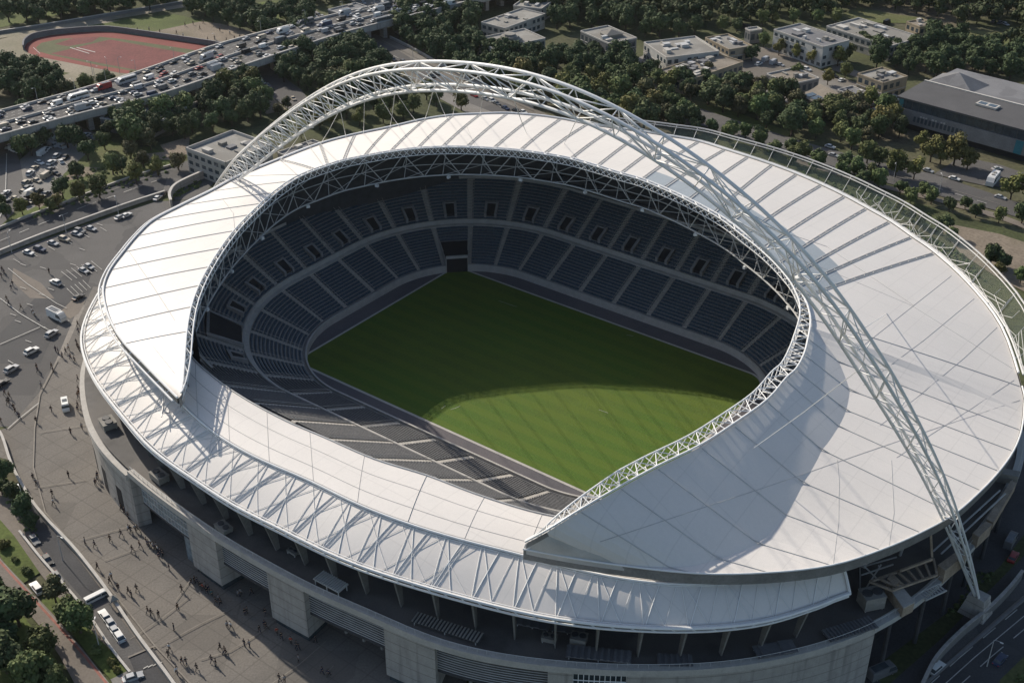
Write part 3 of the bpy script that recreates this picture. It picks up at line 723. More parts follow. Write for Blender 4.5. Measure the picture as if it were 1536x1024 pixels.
for b in range(NBLK):
    sa = offS+b*gapS; sb = sa+gapS; mid = (sa+sb)/2
    tun = b == 0
    xs = xs_between(sa+.95, sb-.95)
    fr_ = bp(x_at(mid), 37, 0).y < -62 and bp(x_at(mid), 37, 0).x > -62
    (bench_rows if fr_ else strip_rows)('seat_block', 0, 1.7, D1, H1, N1, xs, 9 if tun else 1)
    aisle(0, 1.7, D1, H1, N1, sa, r0=1); 
    gate = abs((mid-dark_gate_s+cum[-1]/2) % cum[-1]-cum[-1]/2) < gapS*.5
    nn = N2+6 if FRONT[int(x_at(mid)) % NB_] else N2
    (bench_rows if fr_ else strip_rows)('seat_block', up0, zu0, D2, H2, nn, xs, 8 if gate else 0)
    aisle(up0, zu0, D2, H2, nn, sa+.3)
    if tun:                                  # the players' tunnel in the far corner
        x0, x1 = x_at(sa+.8), x_at(sb-.8)
        if x1 < x0: x1 += NB_
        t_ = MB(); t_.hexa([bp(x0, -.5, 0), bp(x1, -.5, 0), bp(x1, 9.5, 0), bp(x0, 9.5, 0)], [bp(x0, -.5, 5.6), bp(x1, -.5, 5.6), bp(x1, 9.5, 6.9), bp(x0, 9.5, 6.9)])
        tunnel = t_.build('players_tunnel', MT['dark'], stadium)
        l_ = MB()
        for x_, dx in ((x0, -.12), (x1, .12)): l_.hexa([bp(x_-abs(dx), -.7, 0), bp(x_+abs(dx), -.7, 0), bp(x_+abs(dx), 10, 0), bp(x_-abs(dx), 10, 0)], [bp(x_-abs(dx), -.7, 5.2), bp(x_+abs(dx), -.7, 5.2), bp(x_+abs(dx), 10, 7.5), bp(x_-abs(dx), 10, 7.5)])
        l_.bar(bp(x0, -.6, 6.0), bp(x1, -.6, 6.0), .6, .9); l_.build('tunnel_frame', MT['conc_lip'], tunnel)
    pm_ = bp(x_at(mid), 0, 0)
    if pm_.y < -40 and pm_.x > -46: continue
    # vomitory low in the upper tier, in the middle of the block
    w = 5.0 if gate else 1.3; l1 = 8.5 if gate else 3.4; o_a = up0+(.3 if gate else 1.3)
    x0, x1 = x_at(mid-w), x_at(mid+w)
    if x1 < x0: x1 += NB_
    zb = zu0+(o_a-up0)/D2*H2; ze = zu0+(o_a+l1-up0)/D2*H2
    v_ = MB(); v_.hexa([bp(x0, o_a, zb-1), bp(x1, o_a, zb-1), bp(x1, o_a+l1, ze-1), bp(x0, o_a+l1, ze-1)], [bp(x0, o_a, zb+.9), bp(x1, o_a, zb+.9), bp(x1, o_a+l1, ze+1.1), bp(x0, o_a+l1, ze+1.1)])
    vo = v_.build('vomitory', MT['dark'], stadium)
    f_ = MB(); q_ = .42/((cum[-1]/NB_))
    for xa, xb in ((x0-2*q_, x0), (x1, x1+2*q_)):
        f_.hexa([bp(xa, o_a-.6, zb-1), bp(xb, o_a-.6, zb-1), bp(xb, o_a+l1+.8, ze-1), bp(xa, o_a+l1+.8, ze-1)], [bp(xa, o_a-.6, zb+1.2), bp(xb, o_a-.6, zb+1.2), bp(xb, o_a+l1+.8, ze+1.5), bp(xa, o_a+l1+.8, ze+1.5)])
    f_.hexa([bp(x0, o_a+l1, ze-1), bp(x1, o_a+l1, ze-1), bp(x1, o_a+l1+.8, ze-1), bp(x0, o_a+l1+.8, ze-1)], [bp(x0, o_a+l1, ze+1.5), bp(x1, o_a+l1, ze+1.5), bp(x1, o_a+l1+.8, ze+1.5), bp(x0, o_a+l1+.8, ze+1.5)])
    f_.build('vomitory_wall', MT['step'], vo)

# ---- pitch and its surround (ground surfaces)
def flat(name, pts, z, m, kind='structure', local=False):
    mb = MB(); mb.add([Vector((p[0], p[1], z)) for p in pts], [tuple(range(len(pts)))])
    o = mb.build(name, m)
    if o.data.polygons and o.data.polygons[0].normal.z < 0: o.data.flip_normals()
    if local: o.location = (CX, CY, 0); o.rotation_euler = (0, 0, ANG)
    return tag(o, kind=kind)
flat('pitch_surround', [bp(i, .2, 0) for i in range(NB_)], .12, MT['surround'], local=True)
def rrect(x0, x1, y0, y1, r):
    P = []
    for cx, cy, a0 in ((x1-r, y1-r, 0), (x0+r, y1-r, 90), (x0+r, y0+r, 180), (x1-r, y0+r, 270)):
        for k in range(9): a = R(a0+k*90/8); P.append((cx+r*math.cos(a), cy+r*math.sin(a)))
    return P
flat('pitch_kerb', rrect(-60.8, 58.8, -38.8, 38.8, 6.6), .17, MT['conc_lip'], local=True)
flat('pitch', rrect(-60, 58, -38, 38, 6), .2, MT['pitch'], local=True)
pm = MB()
def dash(u0, v0, u1, v1, w=.16):
    a, b = loc(u0, v0, .215), loc(u1, v1, .215); t = (b-a).normalized(); n_ = Vector((-t.y, t.x, 0))*w/2; pm.quad(a-n_, b-n_, b+n_, a+n_)
for d in ((748,451,775,460),(668,608,662,613),(676,614,690,609),(898,614,912,619),(940,502,950,504)): dash(*d, .11)
o = pm.build('pitch_marking', MT['paint']); o.location = (CX, CY, 0); o.rotation_euler = (0, 0, ANG); tag(o, kind='structure')
# ================================================================== THE ARCH
arch = empty('stadium_arch', (0, 0, 0))
tag(arch, 'giant white lattice steel arch leaning over the stadium roof, carrying thin cables', 'arch')
AB1 = at(1467, 900, 4.0); Q1_ = at(1438, 765, 44.0); Q2_ = at(326, 282, 25.0)
pl_n = (Q1_-AB1).cross(Q2_-AB1).normalized()
def on_plane(u, v):
    d = ray(u, v); c = Vector((0, 0, H)); t = (AB1-c).dot(pl_n)/d.dot(pl_n); return c+d*t
apx = [(326,282),(362,246),(402,212),(452,175),(490,151),(535,128),(585,115),(640,112),(700,115),(760,122),(815,136),(875,157),(930,185),(990,220),(1050,262),(1105,305),(1155,352),(1205,402),(1245,455),(1285,515),(1322,573),(1355,630),(1385,683),(1412,738),(1440,805)]
ctr = [on_plane(*p) for p in apx]
dd = (ctr[0]-ctr[1]).normalized(); AB0 = ctr[0]+dd*((2.0-ctr[0].z)/dd.z)*.8; AB0.z = 2.0
ad = AB1-AB0
ctr = [AB0, AB0.lerp(ctr[0], .5)]+ctr+[AB1]
for _ in range(2): ctr = [ctr[0]]+[ctr[i-1]*.25+ctr[i]*.5+ctr[i+1]*.25 for i in range(1, len(ctr)-1)]+[ctr[-1]]
ctr = catmull(ctr, 24)
dist = [0.0]
for a, b in zip(ctr[:-1], ctr[1:]): dist.append(dist[-1]+(b-a).length)
TOT = dist[-1]; NBAY = 54; node = []; j = 0
for q in range(NBAY+1):
    s = TOT*q/NBAY
    while j < len(dist)-2 and dist[j+1] < s: j += 1
    node.append(ctr[j].lerp(ctr[j+1], (s-dist[j])/max(dist[j+1]-dist[j], 1e-6)))
hub = (AB0+AB1)/2; frames = []
for q in range(NBAY+1):
    t = (node[min(q+1, NBAY)]-node[max(q-1, 0)]).normalized(); B = pl_n; N_ = t.cross(B).normalized()
    if N_.z < 0 and .2 < q/NBAY < .8: N_ = -N_
    if (node[q]-hub).dot(N_) < 0: N_ = -N_
    frames.append((t, N_, B))
def girth(q):
    f = q/NBAY; e = min(f, 1-f); return .12+.88*min(1, (e/.2))**.75
CH = {}
for name, (sn, sb) in {'a': (1, -1), 'b': (1, 1), 'c': (-1, -1), 'd': (-1, 1)}.items():
    CH[name] = [node[q]+frames[q][1]*sn*2.85*girth(q)+frames[q][2]*sb*(1.0 if sn > 0 else .8)*girth(q) for q in range(NBAY+1)]
for name in 'abcd':
    sm_ = catmull(CH[name], 4); mb = MB(); mb.tube(sm_, [.19+.14*girth(min(q/4, NBAY)) for q in range(len(sm_))], 8); mb.build('chord', MT['white_steel'], arch, True)
lt_ = MB()
for q in range(1, NBAY):
    r_ = .07+.065*girth(q)
    for x, y, w in (('a', 'b', .9), ('c', 'd', .8), ('a', 'c', 1), ('b', 'd', 1)):
        lt_.tube([CH[x][q], CH[y][q]], r_*.8, 5)
        if q % 2: lt_.tube([CH[x][q], CH[y][q+1]], r_*w, 5)
        else: lt_.tube([CH[y][q], CH[x][q+1]], r_*w, 5)
    lt_.tube([CH['a'][q], CH['d'][q+1]] if q % 2 else [CH['b'][q], CH['c'][q+1]], r_*.7, 5)
    if q % 2 == 0 and q < NBAY-3:
        lt_.tube([CH['c'][q], CH['a'][q+2]], r_*.6, 4)
lt_.build('lattice', MT['white_steel'], arch, True)
for q in range(8, NBAY-10, 4):
    mb = MB(); c = (CH['c'][q]+CH['d'][q])/2; mb.box(c-Vector((0, 0, .5)), 1.0, .9, .7, .6); mb.build('cable_clamp', MT['white_steel'], arch)
for P in (AB1, AB0):
    mb = MB(); c = Vector((P.x, P.y, -.3)); k = [Vector((x, y, 0)) for x, y in ((-3.2, -2.6), (3.2, -2.6), (3.2, 2.6), (-3.2, 2.6))]
    rot = Matrix.Rotation(math.atan2(ad.y, ad.x), 4, 'Z')
    mb.hexa([c+rot@p for p in k], [c+rot@(p*.62)+Vector((0, 0, 5.2)) for p in k])
    mb.hexa([c+rot@(p*.66)+Vector((0, 0, 5.2)) for p in k], [c+rot@(p*.6)+Vector((0, 0, 6.0)) for p in k])
    mb.build('arch_base', MT['conc'], arch)
CABLE = [((555,140),(540,195)),((560,140),(600,184)),((590,136),(578,186)),((592,136),(625,180)),((642,128),(628,178)),((643,128),(668,174)),((692,129),(676,174)),((500,158),(512,200)),((500,158),(482,213)),((735,133),(716,172)),((456,190),(462,222)),((455,190),(425,236)),((790,146),(790,200)),((850,166),(846,215))]
def nearest_px(u, v):                        # the lower-chord node that lies at this spot
    best = None
    for q in range(3, NBAY-2):
        c = (CH['c'][q]+CH['d'][q])/2; w = c-Vector((0, 0, H)); dep = w.y*math.cos(PITCH)-w.z*math.sin(PITCH); up = w.y*math.sin(PITCH)+w.z*math.cos(PITCH)
        e = math.hypot(768+F*w.x/dep-u, 512-F*up/dep-v)
        if best is None or e < best[0]: best = (e, c)
    return best[1]
S2W = lambda p: Vector((CX, CY, 0))+E1*p.x+E2*p.y+Vector((0, 0, p.z))
for (a, b) in CABLE+[((1297,570),(1130,672)),((1240,500),(1330,470))]:
    p0 = nearest_px(*a); h = bvh_roof.ray_cast(CAM_L, ray_l(*b))
    if h[0] is None:
        p1 = S2W(min((o_ for o_ in out), key=lambda o_: (o_-loc(b[0], b[1], ZO)).length))
    else: p1 = S2W(h[0])
    mb = MB(); mb.tube([p0, (p0+p1)/2-Vector((0, 0, .4)), p1], .085, 5); mb.build('cable', MT['white_steel'], arch)

# ================================================================== THINGS STANDING ON THE TERRACE DECK
def deck_at(u, v): p = at(u, v, 17.02); return p
def heading(u0, v0, u1, v1, z): a, b = at(u0, v0, z), at(u1, v1, z); return math.atan2(b.y-a.y, b.x-a.x)
def hvac(u, v, sx, sy, sz, hd, label):
    root = empty('rooftop_unit', deck_at(u, v), heading(u, v, u+hd[0], v+hd[1], 17)); tag(root, label, 'air handler')
    mb = MB(); mb.box((0, 0, .35), sx, sy, sz); mb.box((0, 0, .35+sz), sx+.2, sy+.2, .12); mb.build('casing', MT['flat_roof'], root)
    mb = MB()
    for x in (-sx*.25, sx*.25): mb.tube([(x, 0, .47+sz), (x, 0, .75+sz)], sy*.3, 12)
    mb.build('fan', MT['dark_steel'], root)
    mb = MB()
    for x in (-sx*.42, sx*.42):
        for y in (-sy*.42, sy*.42): mb.box((x, y, 0), .2, .2, .36)
    mb.build('leg', MT['grey_steel'], root)
hvac(163, 640, 4.2, 3.4, 1.6, (10, 14), 'square pale air handling unit alone on the left end of the terrace deck')
hvac(240, 720, 4.4, 2.8, 1.6, (10, 8), 'pale air handling unit on the deck above the glass wall')
hvac(868, 963, 3.2, 2.4, 1.4, (10, 2), 'small grey plant box under the skirt in the shaded front deck')
hvac(824, 961, 3.0, 1.8, 1.0, (10, 2), 'low grey plant box left of the small plant box on the front deck')
hvac(1305, 908, 4.6, 3.6, 3.2, (10, -2), 'tall pale plant box at the right end of the skirt')
hvac(336, 795, 4.0, 2.4, .9, (12, 10), 'low tan roof hatch on the deck behind the first pier')
hvac(440, 830, 2.6, 1.4, .5, (12, 7), 'small flat hatch in the shade beside an eave bracket')
def ribbed(u, v, sx, sy, hd, label, m, slats, h=.5, tilt=.0):
    root = empty('louvred_canopy', deck_at(u, v), heading(u, v, u+hd[0], v+hd[1], 17)); tag(root, label, 'canopy')
    mb = MB(); mb.box((0, 0, h), sx, sy, .14); mb.build('sheet', m, root)
    mb = MB()
    for k in range(slats): mb.box((-sx/2+(k+.5)*sx/slats, 0, h+.14), sx/slats*.45, sy*.98, .22)
    mb.build('rib', MT['flat_roof'] if slats > 14 else m, root)
    mb = MB()
    for x in (-sx*.45, 0, sx*.45):
        for y in (-sy*.4, sy*.4): mb.box((x, y, 0), .18, .18, h)
    mb.build('leg', MT['grey_steel'], root)
ribbed(497, 881, 7.4, 3.2, (22, 12), 'small pale corrugated canopy on the deck between two piers', MT['wall_white'], 12, 1.6)
ribbed(671, 946, 15.5, 2.9, (92, 30), 'long slatted canopy with pale ribs near the deck edge', MT['dark_steel'], 20, .9)
ribbed(898, 985, 13.0, 3.4, (80, 8), 'ribbed grey canopy above the glazed balcony', MT['grey_roof'], 10, .8)
ribbed(1012, 993, 7, 3.2, (80, 2), 'flat grey canopy in the middle of the shaded front deck', MT['grey_roof'], 6, .6)
ribbed(1162, 978, 8.5, 3.6, (80, -14), 'two-bay grey canopy on the right part of the front deck', MT['grey_roof'], 2, .9)
ribbed(1274, 948, 11.5, 3.6, (80, -24), 'ribbed grey canopy at the right end of the concrete wall', MT['grey_roof'], 14, .9)
ribbed(800, 938, 7.0, 2.2, (80, 16), 'flat pale panel canopy below the skirt eave, left of its twin', MT['grey_roof'], 4, .5)
ribbed(852, 947, 7.0, 1.8, (80, 12), 'flat pale panel canopy below the skirt eave, right of its twin', MT['grey_roof'], 4, .5)
# service gantry at the right: frames, boxes, stair
def bars(name, label, cat, segs, w, m, z0=17.0, zs=None):
    root = tag(empty(name, deck_at(*segs[0][0][:2])), label, cat); o_ = root.location.copy()
    mb = MB()
    for a, b in segs: mb.bar(at(a[0], a[1], a[2])-o_, at(b[0], b[1], b[2])-o_, w, w)
    mb.build('frame', m, root); return root, o_
g1, o_ = bars('service_gantry', 'weathered steel gantry frame on the open deck right of the skirt', 'gantry',
  [((1305,872,21),(1400,838,21)),((1338,885,21),(1405,862,21))]+[((1305+q*13.6,872-q*4.9,21),(1338+q*9.6,885-q*3.3,21)) for q in range(8)]+
  [((1305,872,17.1),(1305,872,21)),((1400,838,17.1),(1400,838,21)),((1338,885,17.1),(1338,885,21)),((1405,862,17.1),(1405,862,21)),((1352,855,17.1),(1352,855,24)),((1398,835,21),(1396,800,27)),((1352,855,24),(1398,838,24))], .45, MT['rust'])
def hull(name, label, cat, px, z0, z1, m, extra=None):
    pts = [at(u, v, z1) for u, v in px]; c = sum(pts, Vector())/len(pts); root = tag(empty(name, (c.x, c.y, z0)), label, cat)
    mb = MB(); lo = [Vector((p.x-c.x, p.y-c.y, 0)) for p in pts]; hi = [q+Vector((0, 0, z1-z0)) for q in lo]
    ar = sum(lo[i].x*lo[(i+1) % len(lo)].y-lo[(i+1) % len(lo)].x*lo[i].y for i in range(len(lo)))
    if ar < 0: lo.reverse(); hi.reverse()
    mb.hexa(lo, hi); mb.build('casing', m, root)
    mb = MB(); mb.hexa([q+Vector((0, 0, z1-z0)) for q in [p*1.03 for p in lo]], [q+Vector((0, 0, z1-z0+.25)) for q in [p*1.03 for p in lo]]); mb.build('lid', extra or m, root)
hull('duct_housing', 'long pale sloping duct housing by the deck edge right of the skirt', 'duct', [(1334,882),(1348,875),(1372,903),(1355,912)], 17, 19.6, MT['rust'], MT['conc_lip'])
hull('duct_housing', 'brown box duct in front of the arch leg on the open deck', 'duct', [(1407,848),(1440,824),(1451,829),(1418,856)], 17, 20.6, MT['rust'])
hull('duct_housing', 'brown box duct behind the arch leg on the open deck', 'duct', [(1459,800),(1478,783),(1488,787),(1468,806)], 17, 20, MT['rust'])
hull('duct_housing', 'long tan duct curving along the right deck edge', 'duct', [(1480,778),(1516,722),(1524,726),(1490,784)], 17, 19, MT['rust'])
hull('duct_housing', 'pale cabin at the far right end of the deck', 'cabin', [(1500,702),(1530,708),(1527,716),(1497,710)], 17, 19.5, MT['flat_roof'])
hull('duct_housing', 'small leaning tan hood beside the sloping duct housing', 'duct', [(1331,868),(1340,862),(1350,872),(1340,878)], 17, 21, MT['rust'])
bars('access_stair', 'low steel access stair with many treads on the right deck', 'stair', [((1378+q*4,890-q*2,17.3+.12*q),(1390+q*4,900-q*2,17.3+.12*q)) for q in range(8)]+[((1376,890,17.4),(1408,875,18.4)),((1388,900,17.4),(1420,885,18.4))], .3, MT['grey_steel'])
bars('pipe_bridge', 'thin pipe bridge crossing the open deck behind the arch leg', 'pipes', [((1400,826,20),(1500,735,20)),((1412,830,20),(1508,740,20)),((1430,800,17),(1430,800,20)),((1470,764,17),(1470,764,20))], .3, MT['grey_steel'])
bars('railing_frame', 'dark tangled railing frame under the roof at the skirt end', 'railing', [((1292,850,18),(1345,835,18)),((1292,862,20),(1340,846,20)),((1300,880,17.2),(1322,846,21)),((1318,870,17.2),(1296,848,21)),((1290,846,17),(1290,890,17)),((1318,848,17),(1318,848,23))], .25, MT['grey_steel'])
# ================================================================== THE SITE: GROUND, ROADS, WALLS
flat('ground', [(-2600,-200),(2600,-200),(2600,3800),(-2600,3800)], 0, MT['ground'])
LAY = [0.0]
def area(name, px, m, label=None):            # ground surfaces, each a sheet a few millimetres above the last
    LAY[0] += .005
    return flat(name, [at(u, v) for u, v in px], .02+LAY[0], MT[m])
# --- left forecourt
area('car_park', [(-420,470),(0,384),(60,362),(120,340),(185,318),(235,302),(300,300),(330,420),(330,560),(85,545),(70,600),(20,640),(-420,640)], 'asphalt')
area('plaza', [(86,538),(140,430),(330,430),(700,900),(700,1100),(330,1100),(262,1030),(215,960),(165,895),(120,838),(66,770),(48,700),(48,640),(58,592)], 'plaza')
area('plaza_edge', [(-60,665),(14,640),(58,590),(84,540),(92,540),(62,598),(54,640),(54,700),(72,768),(126,836),(170,890),(222,955),(275,1030),(240,1030),(200,965),(150,890),(100,825),(48,755),(12,690)], 'plaza')
area('pavement', [(84,541),(93,536),(128,458),(120,455)], 'pale_line')
area('car_park', [(60,545),(90,480),(128,440),(140,400),(100,410),(60,440),(0,500),(0,545)], 'dasphalt')
for q in ([(20,402),(62,425),(82,448),(45,447),(18,422)], [(88,470),(112,446),(128,452),(118,470),(106,478)]): area('pavement', q, 'path')
# road above the forecourt
area('road', [(-420,400),(0,344),(60,318),(130,292),(200,266),(258,249),(280,262),(245,285),(200,303),(130,325),(60,352),(0,376),(-420,425)], 'dasphalt')
area('road', [(258,249),(300,235),(330,262),(300,300),(262,300),(245,285)], 'asphalt')
# the park strip and lots at the far left
area('lawn', [(-60,395),(0,330),(30,318),(80,262),(60,215),(110,195),(200,222),(280,215),(290,232),(252,250),(190,268),(120,295),(50,322),(0,345)], 'lawn')
area('road', [(-80,205),(0,210),(22,225),(36,255),(34,290),(20,320),(0,340),(-80,360)], 'asphalt')
area('car_park', [(30,240),(60,215),(112,205),(128,232),(95,262),(85,292),(42,316),(28,312),(36,280)], 'paving')
area('path', [(100,178),(130,195),(160,205),(150,212),(118,205),(92,190)], 'path')
for q in ([(120,250),(150,252),(140,262),(100,272),(95,268)], [(205,232),(250,228),(262,240),(225,240)], [(45,306),(90,286),(95,292),(60,312)]): area('bare_earth', q, 'dirt')
area('lawn', [(215,215),(300,190),(395,172),(410,185),(335,200),(280,218),(240,228)], 'wildgrass')
area('bare_earth', [(240,218),(285,205),(282,232),(255,238)], 'dirt')
# --- top left: running track, dirt field, roads
area('bare_earth', [(-60,90),(0,60),(60,42),(150,32),(260,30),(330,50),(420,60),(330,80),(250,105),(205,125),(130,120),(90,125),(50,115),(0,92)], 'sand')
area('lawn', [(-420,40),(0,8),(75,0),(160,-8),(130,12),(60,30),(0,42)], 'lawn')
area('lawn', [(128,40),(190,30),(262,22),(305,32),(230,48),(160,46)], 'lawn')
area('road', [(-420,75),(0,50),(120,32),(230,14),(300,2),(360,-14),(380,-10),(330,3),(250,16),(130,37),(0,58),(-420,86)], 'sand')
area('bare_earth', [(230,48),(300,33),(330,36),(420,58),(350,70),(300,66)], 'dirt')
area('lawn', [(350,14),(400,2),(440,0),(470,18),(420,30),(380,26)], 'lawn')
area('lawn', [(0,92),(20,95),(60,104),(105,110),(70,122),(30,120),(0,112)], 'lawn')
tr_out = [(36,72),(40,66),(52,59),(75,54),(110,50),(150,48),(178,50),(330,71),(352,82),(330,96),(260,112),(215,113),(180,110),(110,96),(60,86),(42,80)]
area('running_track', tr_out, 'track_red')
tr_in = [(54,72),(62,65),(90,59),(150,56),(180,59),(300,77),(318,84),(300,95),(240,107),(205,108),(150,99),(80,84),(58,78)]
area('infield', tr_in, 'track_green')
area('infield_pitch', [(76,81),(165,60),(310,86),(206,106)], 'track_field'); area('infield_pitch', [(82,67),(110,58),(150,56),(138,64),(102,70)], 'track_field')
for a, b in (((105,72),(134,81)), ((115,72),(143,79)), ((50,72),(60,81))):
    area('track_marking', [(a[0],a[1]-.5),(b[0],b[1]-.5),(b[0],b[1]+.4),(a[0],a[1]+.4)], 'paint')
# --- road under the flyover and on to the back of the stadium
area('road', [(560,52),(588,60),(660,100),(720,130),(790,158),(860,190),(760,200),(690,165),(640,138),(590,95),(540,75)], 'paving')
area('road', [(556,60),(590,72),(650,108),(720,140),(800,172),(780,185),(690,150),(640,124),(592,92),(552,80)], 'asphalt')
area('road', [(372,108),(400,98),(452,135),(470,160),(440,170),(400,140)], 'asphalt')
area('bare_earth', [(360,128),(400,140),(430,165),(400,172),(375,150)], 'dirt')
area('road', [(440,10),(455,0),(478,20),(492,36),(470,40),(462,25)], 'paving'); area('road', [(520,0),(545,-4),(600,10),(560,20)], 'paving')
# --- campus on the right
area('campus_paving', [(940,95),(985,75),(1040,60),(1150,72),(1240,110),(1330,140),(1345,170),(1290,190),(1200,165),(1130,130),(1040,112)], 'paving')
area('campus_paving', [(1160,70),(1235,90),(1300,112),(1290,118),(1220,98),(1140,80)], 'path')
area('bare_earth', [(935,150),(990,120),(1010,130),(985,145)], 'path')
area('lawn', [(1270,18),(1290,12),(1340,22),(1388,28),(1370,36),(1290,34),(1262,24)], 'lawn')
area('lawn', [(1432,44),(1500,50),(1560,62),(1560,78),(1510,78),(1440,58)], 'lawn')
area('lawn', [(1040,150),(1100,168),(1190,200),(1180,206),(1100,188),(1050,165)], 'lawn')
area('lawn', [(1220,88),(1250,96),(1245,104),(1215,96)], 'lawn')
area('road', [(1010,150),(1100,180),(1200,212),(1300,240),(1400,262),(1470,285),(1600,330),(1600,352),(1500,318),(1400,292),(1300,268),(1190,235),(1100,205),(1000,172)], 'asphalt')
area('road', [(1440,235),(1500,248),(1540,262),(1560,285),(1480,280),(1400,262),(1420,250)], 'asphalt')
area('pavement', [(1190,238),(1300,271),(1400,296),(1500,322),(1600,360),(1600,368),(1500,330),(1400,302),(1300,277),(1190,244)], 'path')
area('ditch', [(1180,248),(1300,285),(1400,312),(1536,352),(1620,380),(1620,420),(1500,372),(1400,345),(1300,310),(1200,270)], 'wildgrass')
area('bare_earth', [(1400,332),(1500,352),(1620,392),(1620,500),(1560,450),(1500,420),(1440,380)], 'dirt')
# --- right foot of the stadium and the road at the bottom right
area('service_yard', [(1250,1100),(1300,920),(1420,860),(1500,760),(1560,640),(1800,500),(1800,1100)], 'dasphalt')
area('verge', [(1300,1010),(1380,950),(1440,905),(1500,850),(1560,770),(1590,780),(1500,870),(1410,960),(1330,1030)], 'wildgrass')
area('road', [(1330,1120),(1405,985),(1470,920),(1536,868),(1700,760),(1900,800),(1700,1120)], 'asphalt')
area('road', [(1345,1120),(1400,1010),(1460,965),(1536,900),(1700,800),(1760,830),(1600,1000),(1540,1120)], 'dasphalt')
area('verge', [(1480,1060),(1500,1020),(1536,985),(1620,920),(1700,900),(1560,1100)], 'lawn')
def line(px, w, m='paint', name='road_marking'):
    LAY[0] += .002; mb = MB(); P = [at(u, v, .025+LAY[0]) for u, v in px]
    for a, b in zip(P[:-1], P[1:]):
        if (b-a).length < .01: continue
        t = (b-a).normalized(); n_ = Vector((-t.y, t.x, 0))*w/2; mb.quad(a-n_, b-n_, b+n_, a+n_)
    return tag(mb.build(name, MT[m]), kind='structure')
def dashed(px, w, on, off, m='paint'):
    LAY[0] += .002; mb = MB(); P = [at(u, v, .025+LAY[0]) for u, v in px]
    for a, b in zip(P[:-1], P[1:]):
        Ln = (b-a).length; t = (b-a).normalized(); n_ = Vector((-t.y, t.x, 0))*w/2; s = 0
        while s < Ln-.3:
            e = min(s+on, Ln); mb.quad(a+t*s-n_, a+t*e-n_, a+t*e+n_, a+t*s+n_); s += on+off
    return tag(mb.build('road_marking', MT[m]), kind='structure')
# bottom-left: sunken lane, kerbed strip, verge, path
area('road', [(20,735),(70,795),(130,865),(165,905),(190,940),(262,1040),(200,1040),(170,1000),(120,925),(75,872),(30,812),(-20,745)], 'asphalt')
area('road', [(193,985),(228,970),(275,1040),(215,1040)], 'dasphalt')
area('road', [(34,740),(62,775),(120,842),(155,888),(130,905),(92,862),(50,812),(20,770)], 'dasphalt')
area('pavement', [(-30,700),(0,720),(40,790),(85,862),(120,905),(150,950),(195,1020),(215,1060),(190,1060),(165,1005),(120,945),(75,880),(30,820),(0,790),(-30,760)], 'path')
area('verge', [(0,780),(22,805),(60,860),(35,876),(20,866),(-20,800)], 'lawn')
area('verge', [(68,880),(110,915),(150,960),(196,1005),(166,1020),(140,990),(100,940),(62,905)], 'lawn')
area('path', [(-40,790),(0,838),(40,880),(80,922),(125,975),(172,1040),(120,1040),(90,985),(60,940),(0,870),(-40,840)], 'path')
area('lawn', [(-60,830),(0,885),(40,930),(85,990),(110,1050),(-80,1050)], 'lawn')
area('pavement', [(166,1020),(196,1005),(225,1045),(180,1045)], 'paving')
line([(-30,810),(0,842),(40,886),(82,932),(128,984),(166,1032)], .55, 'red_line', 'cycle_strip'); line([(-30,806),(2,840),(42,884),(84,930),(130,982),(168,1030)], .22, 'pale_line')
# joints and markings on the forecourt
for px in ([(60,648),(128,637)], [(50,731),(128,719)], [(120,809),(205,786)], [(156,840),(206,822)], [(240,968),(300,935),(352,910)], [(262,902),(285,870)],
           [(300,988),(345,975),(390,948),(440,905)], [(408,1024),(450,995),(490,960)], [(195,958),(245,925),(285,893)], [(355,909),(390,890)], [(488,1010),(500,998)]): line(px, .2, 'pale_line', 'paving_joint')
line([(86,540),(60,590),(52,640),(50,700),(68,768),(122,832),(168,886),(230,965),(285,1024)], .32, 'pale_line', 'paving_joint')
line([(0,447),(30,470),(78,498),(66,490)], .28); line([(0,516),(60,490)], .28); line([(12,402),(40,425),(85,455),(100,462)], .22); line([(12,742-100),(28,628),(58,604)], .3); line([(12,540),(20,545)], .25)
for u, v in ((58,440),(72,432),(40,455),(30,430),(95,478),(22,480),(38,510),(15,470),(88,425),(105,395),(118,372),(60,400),(145,335),(30,395)): line([(u,v),(u+9,v+3)], .22)
for k in range(7): line([(92+k*7.5,407-k*2.6),(108+k*7.5,420-k*2.6)], .18)
for k in range(6): line([(20+k*26,378-k*9.5+10),(30+k*26,384-k*9.5+10)], .18)
for k in range(5): line([(100+k*6,432-k*3),(112+k*6,444-k*3)], .16)
dashed([(0,361),(60,336),(130,308),(200,283),(248,266)], .25, 4, 4); line([(0,350),(60,325),(130,298),(200,273),(258,253)], .2, 'pale_line')
dashed([(560,68),(650,114),(790,178)], .3, 5, 5); line([(572,60),(660,104),(800,166)], .5, 'pale_line')
dashed([(1060,180),(1200,224),(1400,280),(1560,330)], .25, 4, 5)
for du in (0, 22, 46): dashed([(1390+du,1030),(1440+du,985),(1536+du,905)], .22, 5 if du != 22 else 60, 4)
line([(1385,1030),(1450,968),(1536,893)], .4, 'pale_line'); line([(10,230),(8,300),(0,325)], .3)
for k in range(4): line([(215+k*7,1002-k*2),(222+k*7,998-k*2)], .25)
line([(192,985),(232,968)], .5, 'pale_line'); line([(1250,238),(1400,276),(1500,306)], .2, 'pale_line')
# bay markings on the dirt / clutter lots
for k in range(8): line([(45+k*7,262-k*3),(52+k*7,268-k*3)], .18)

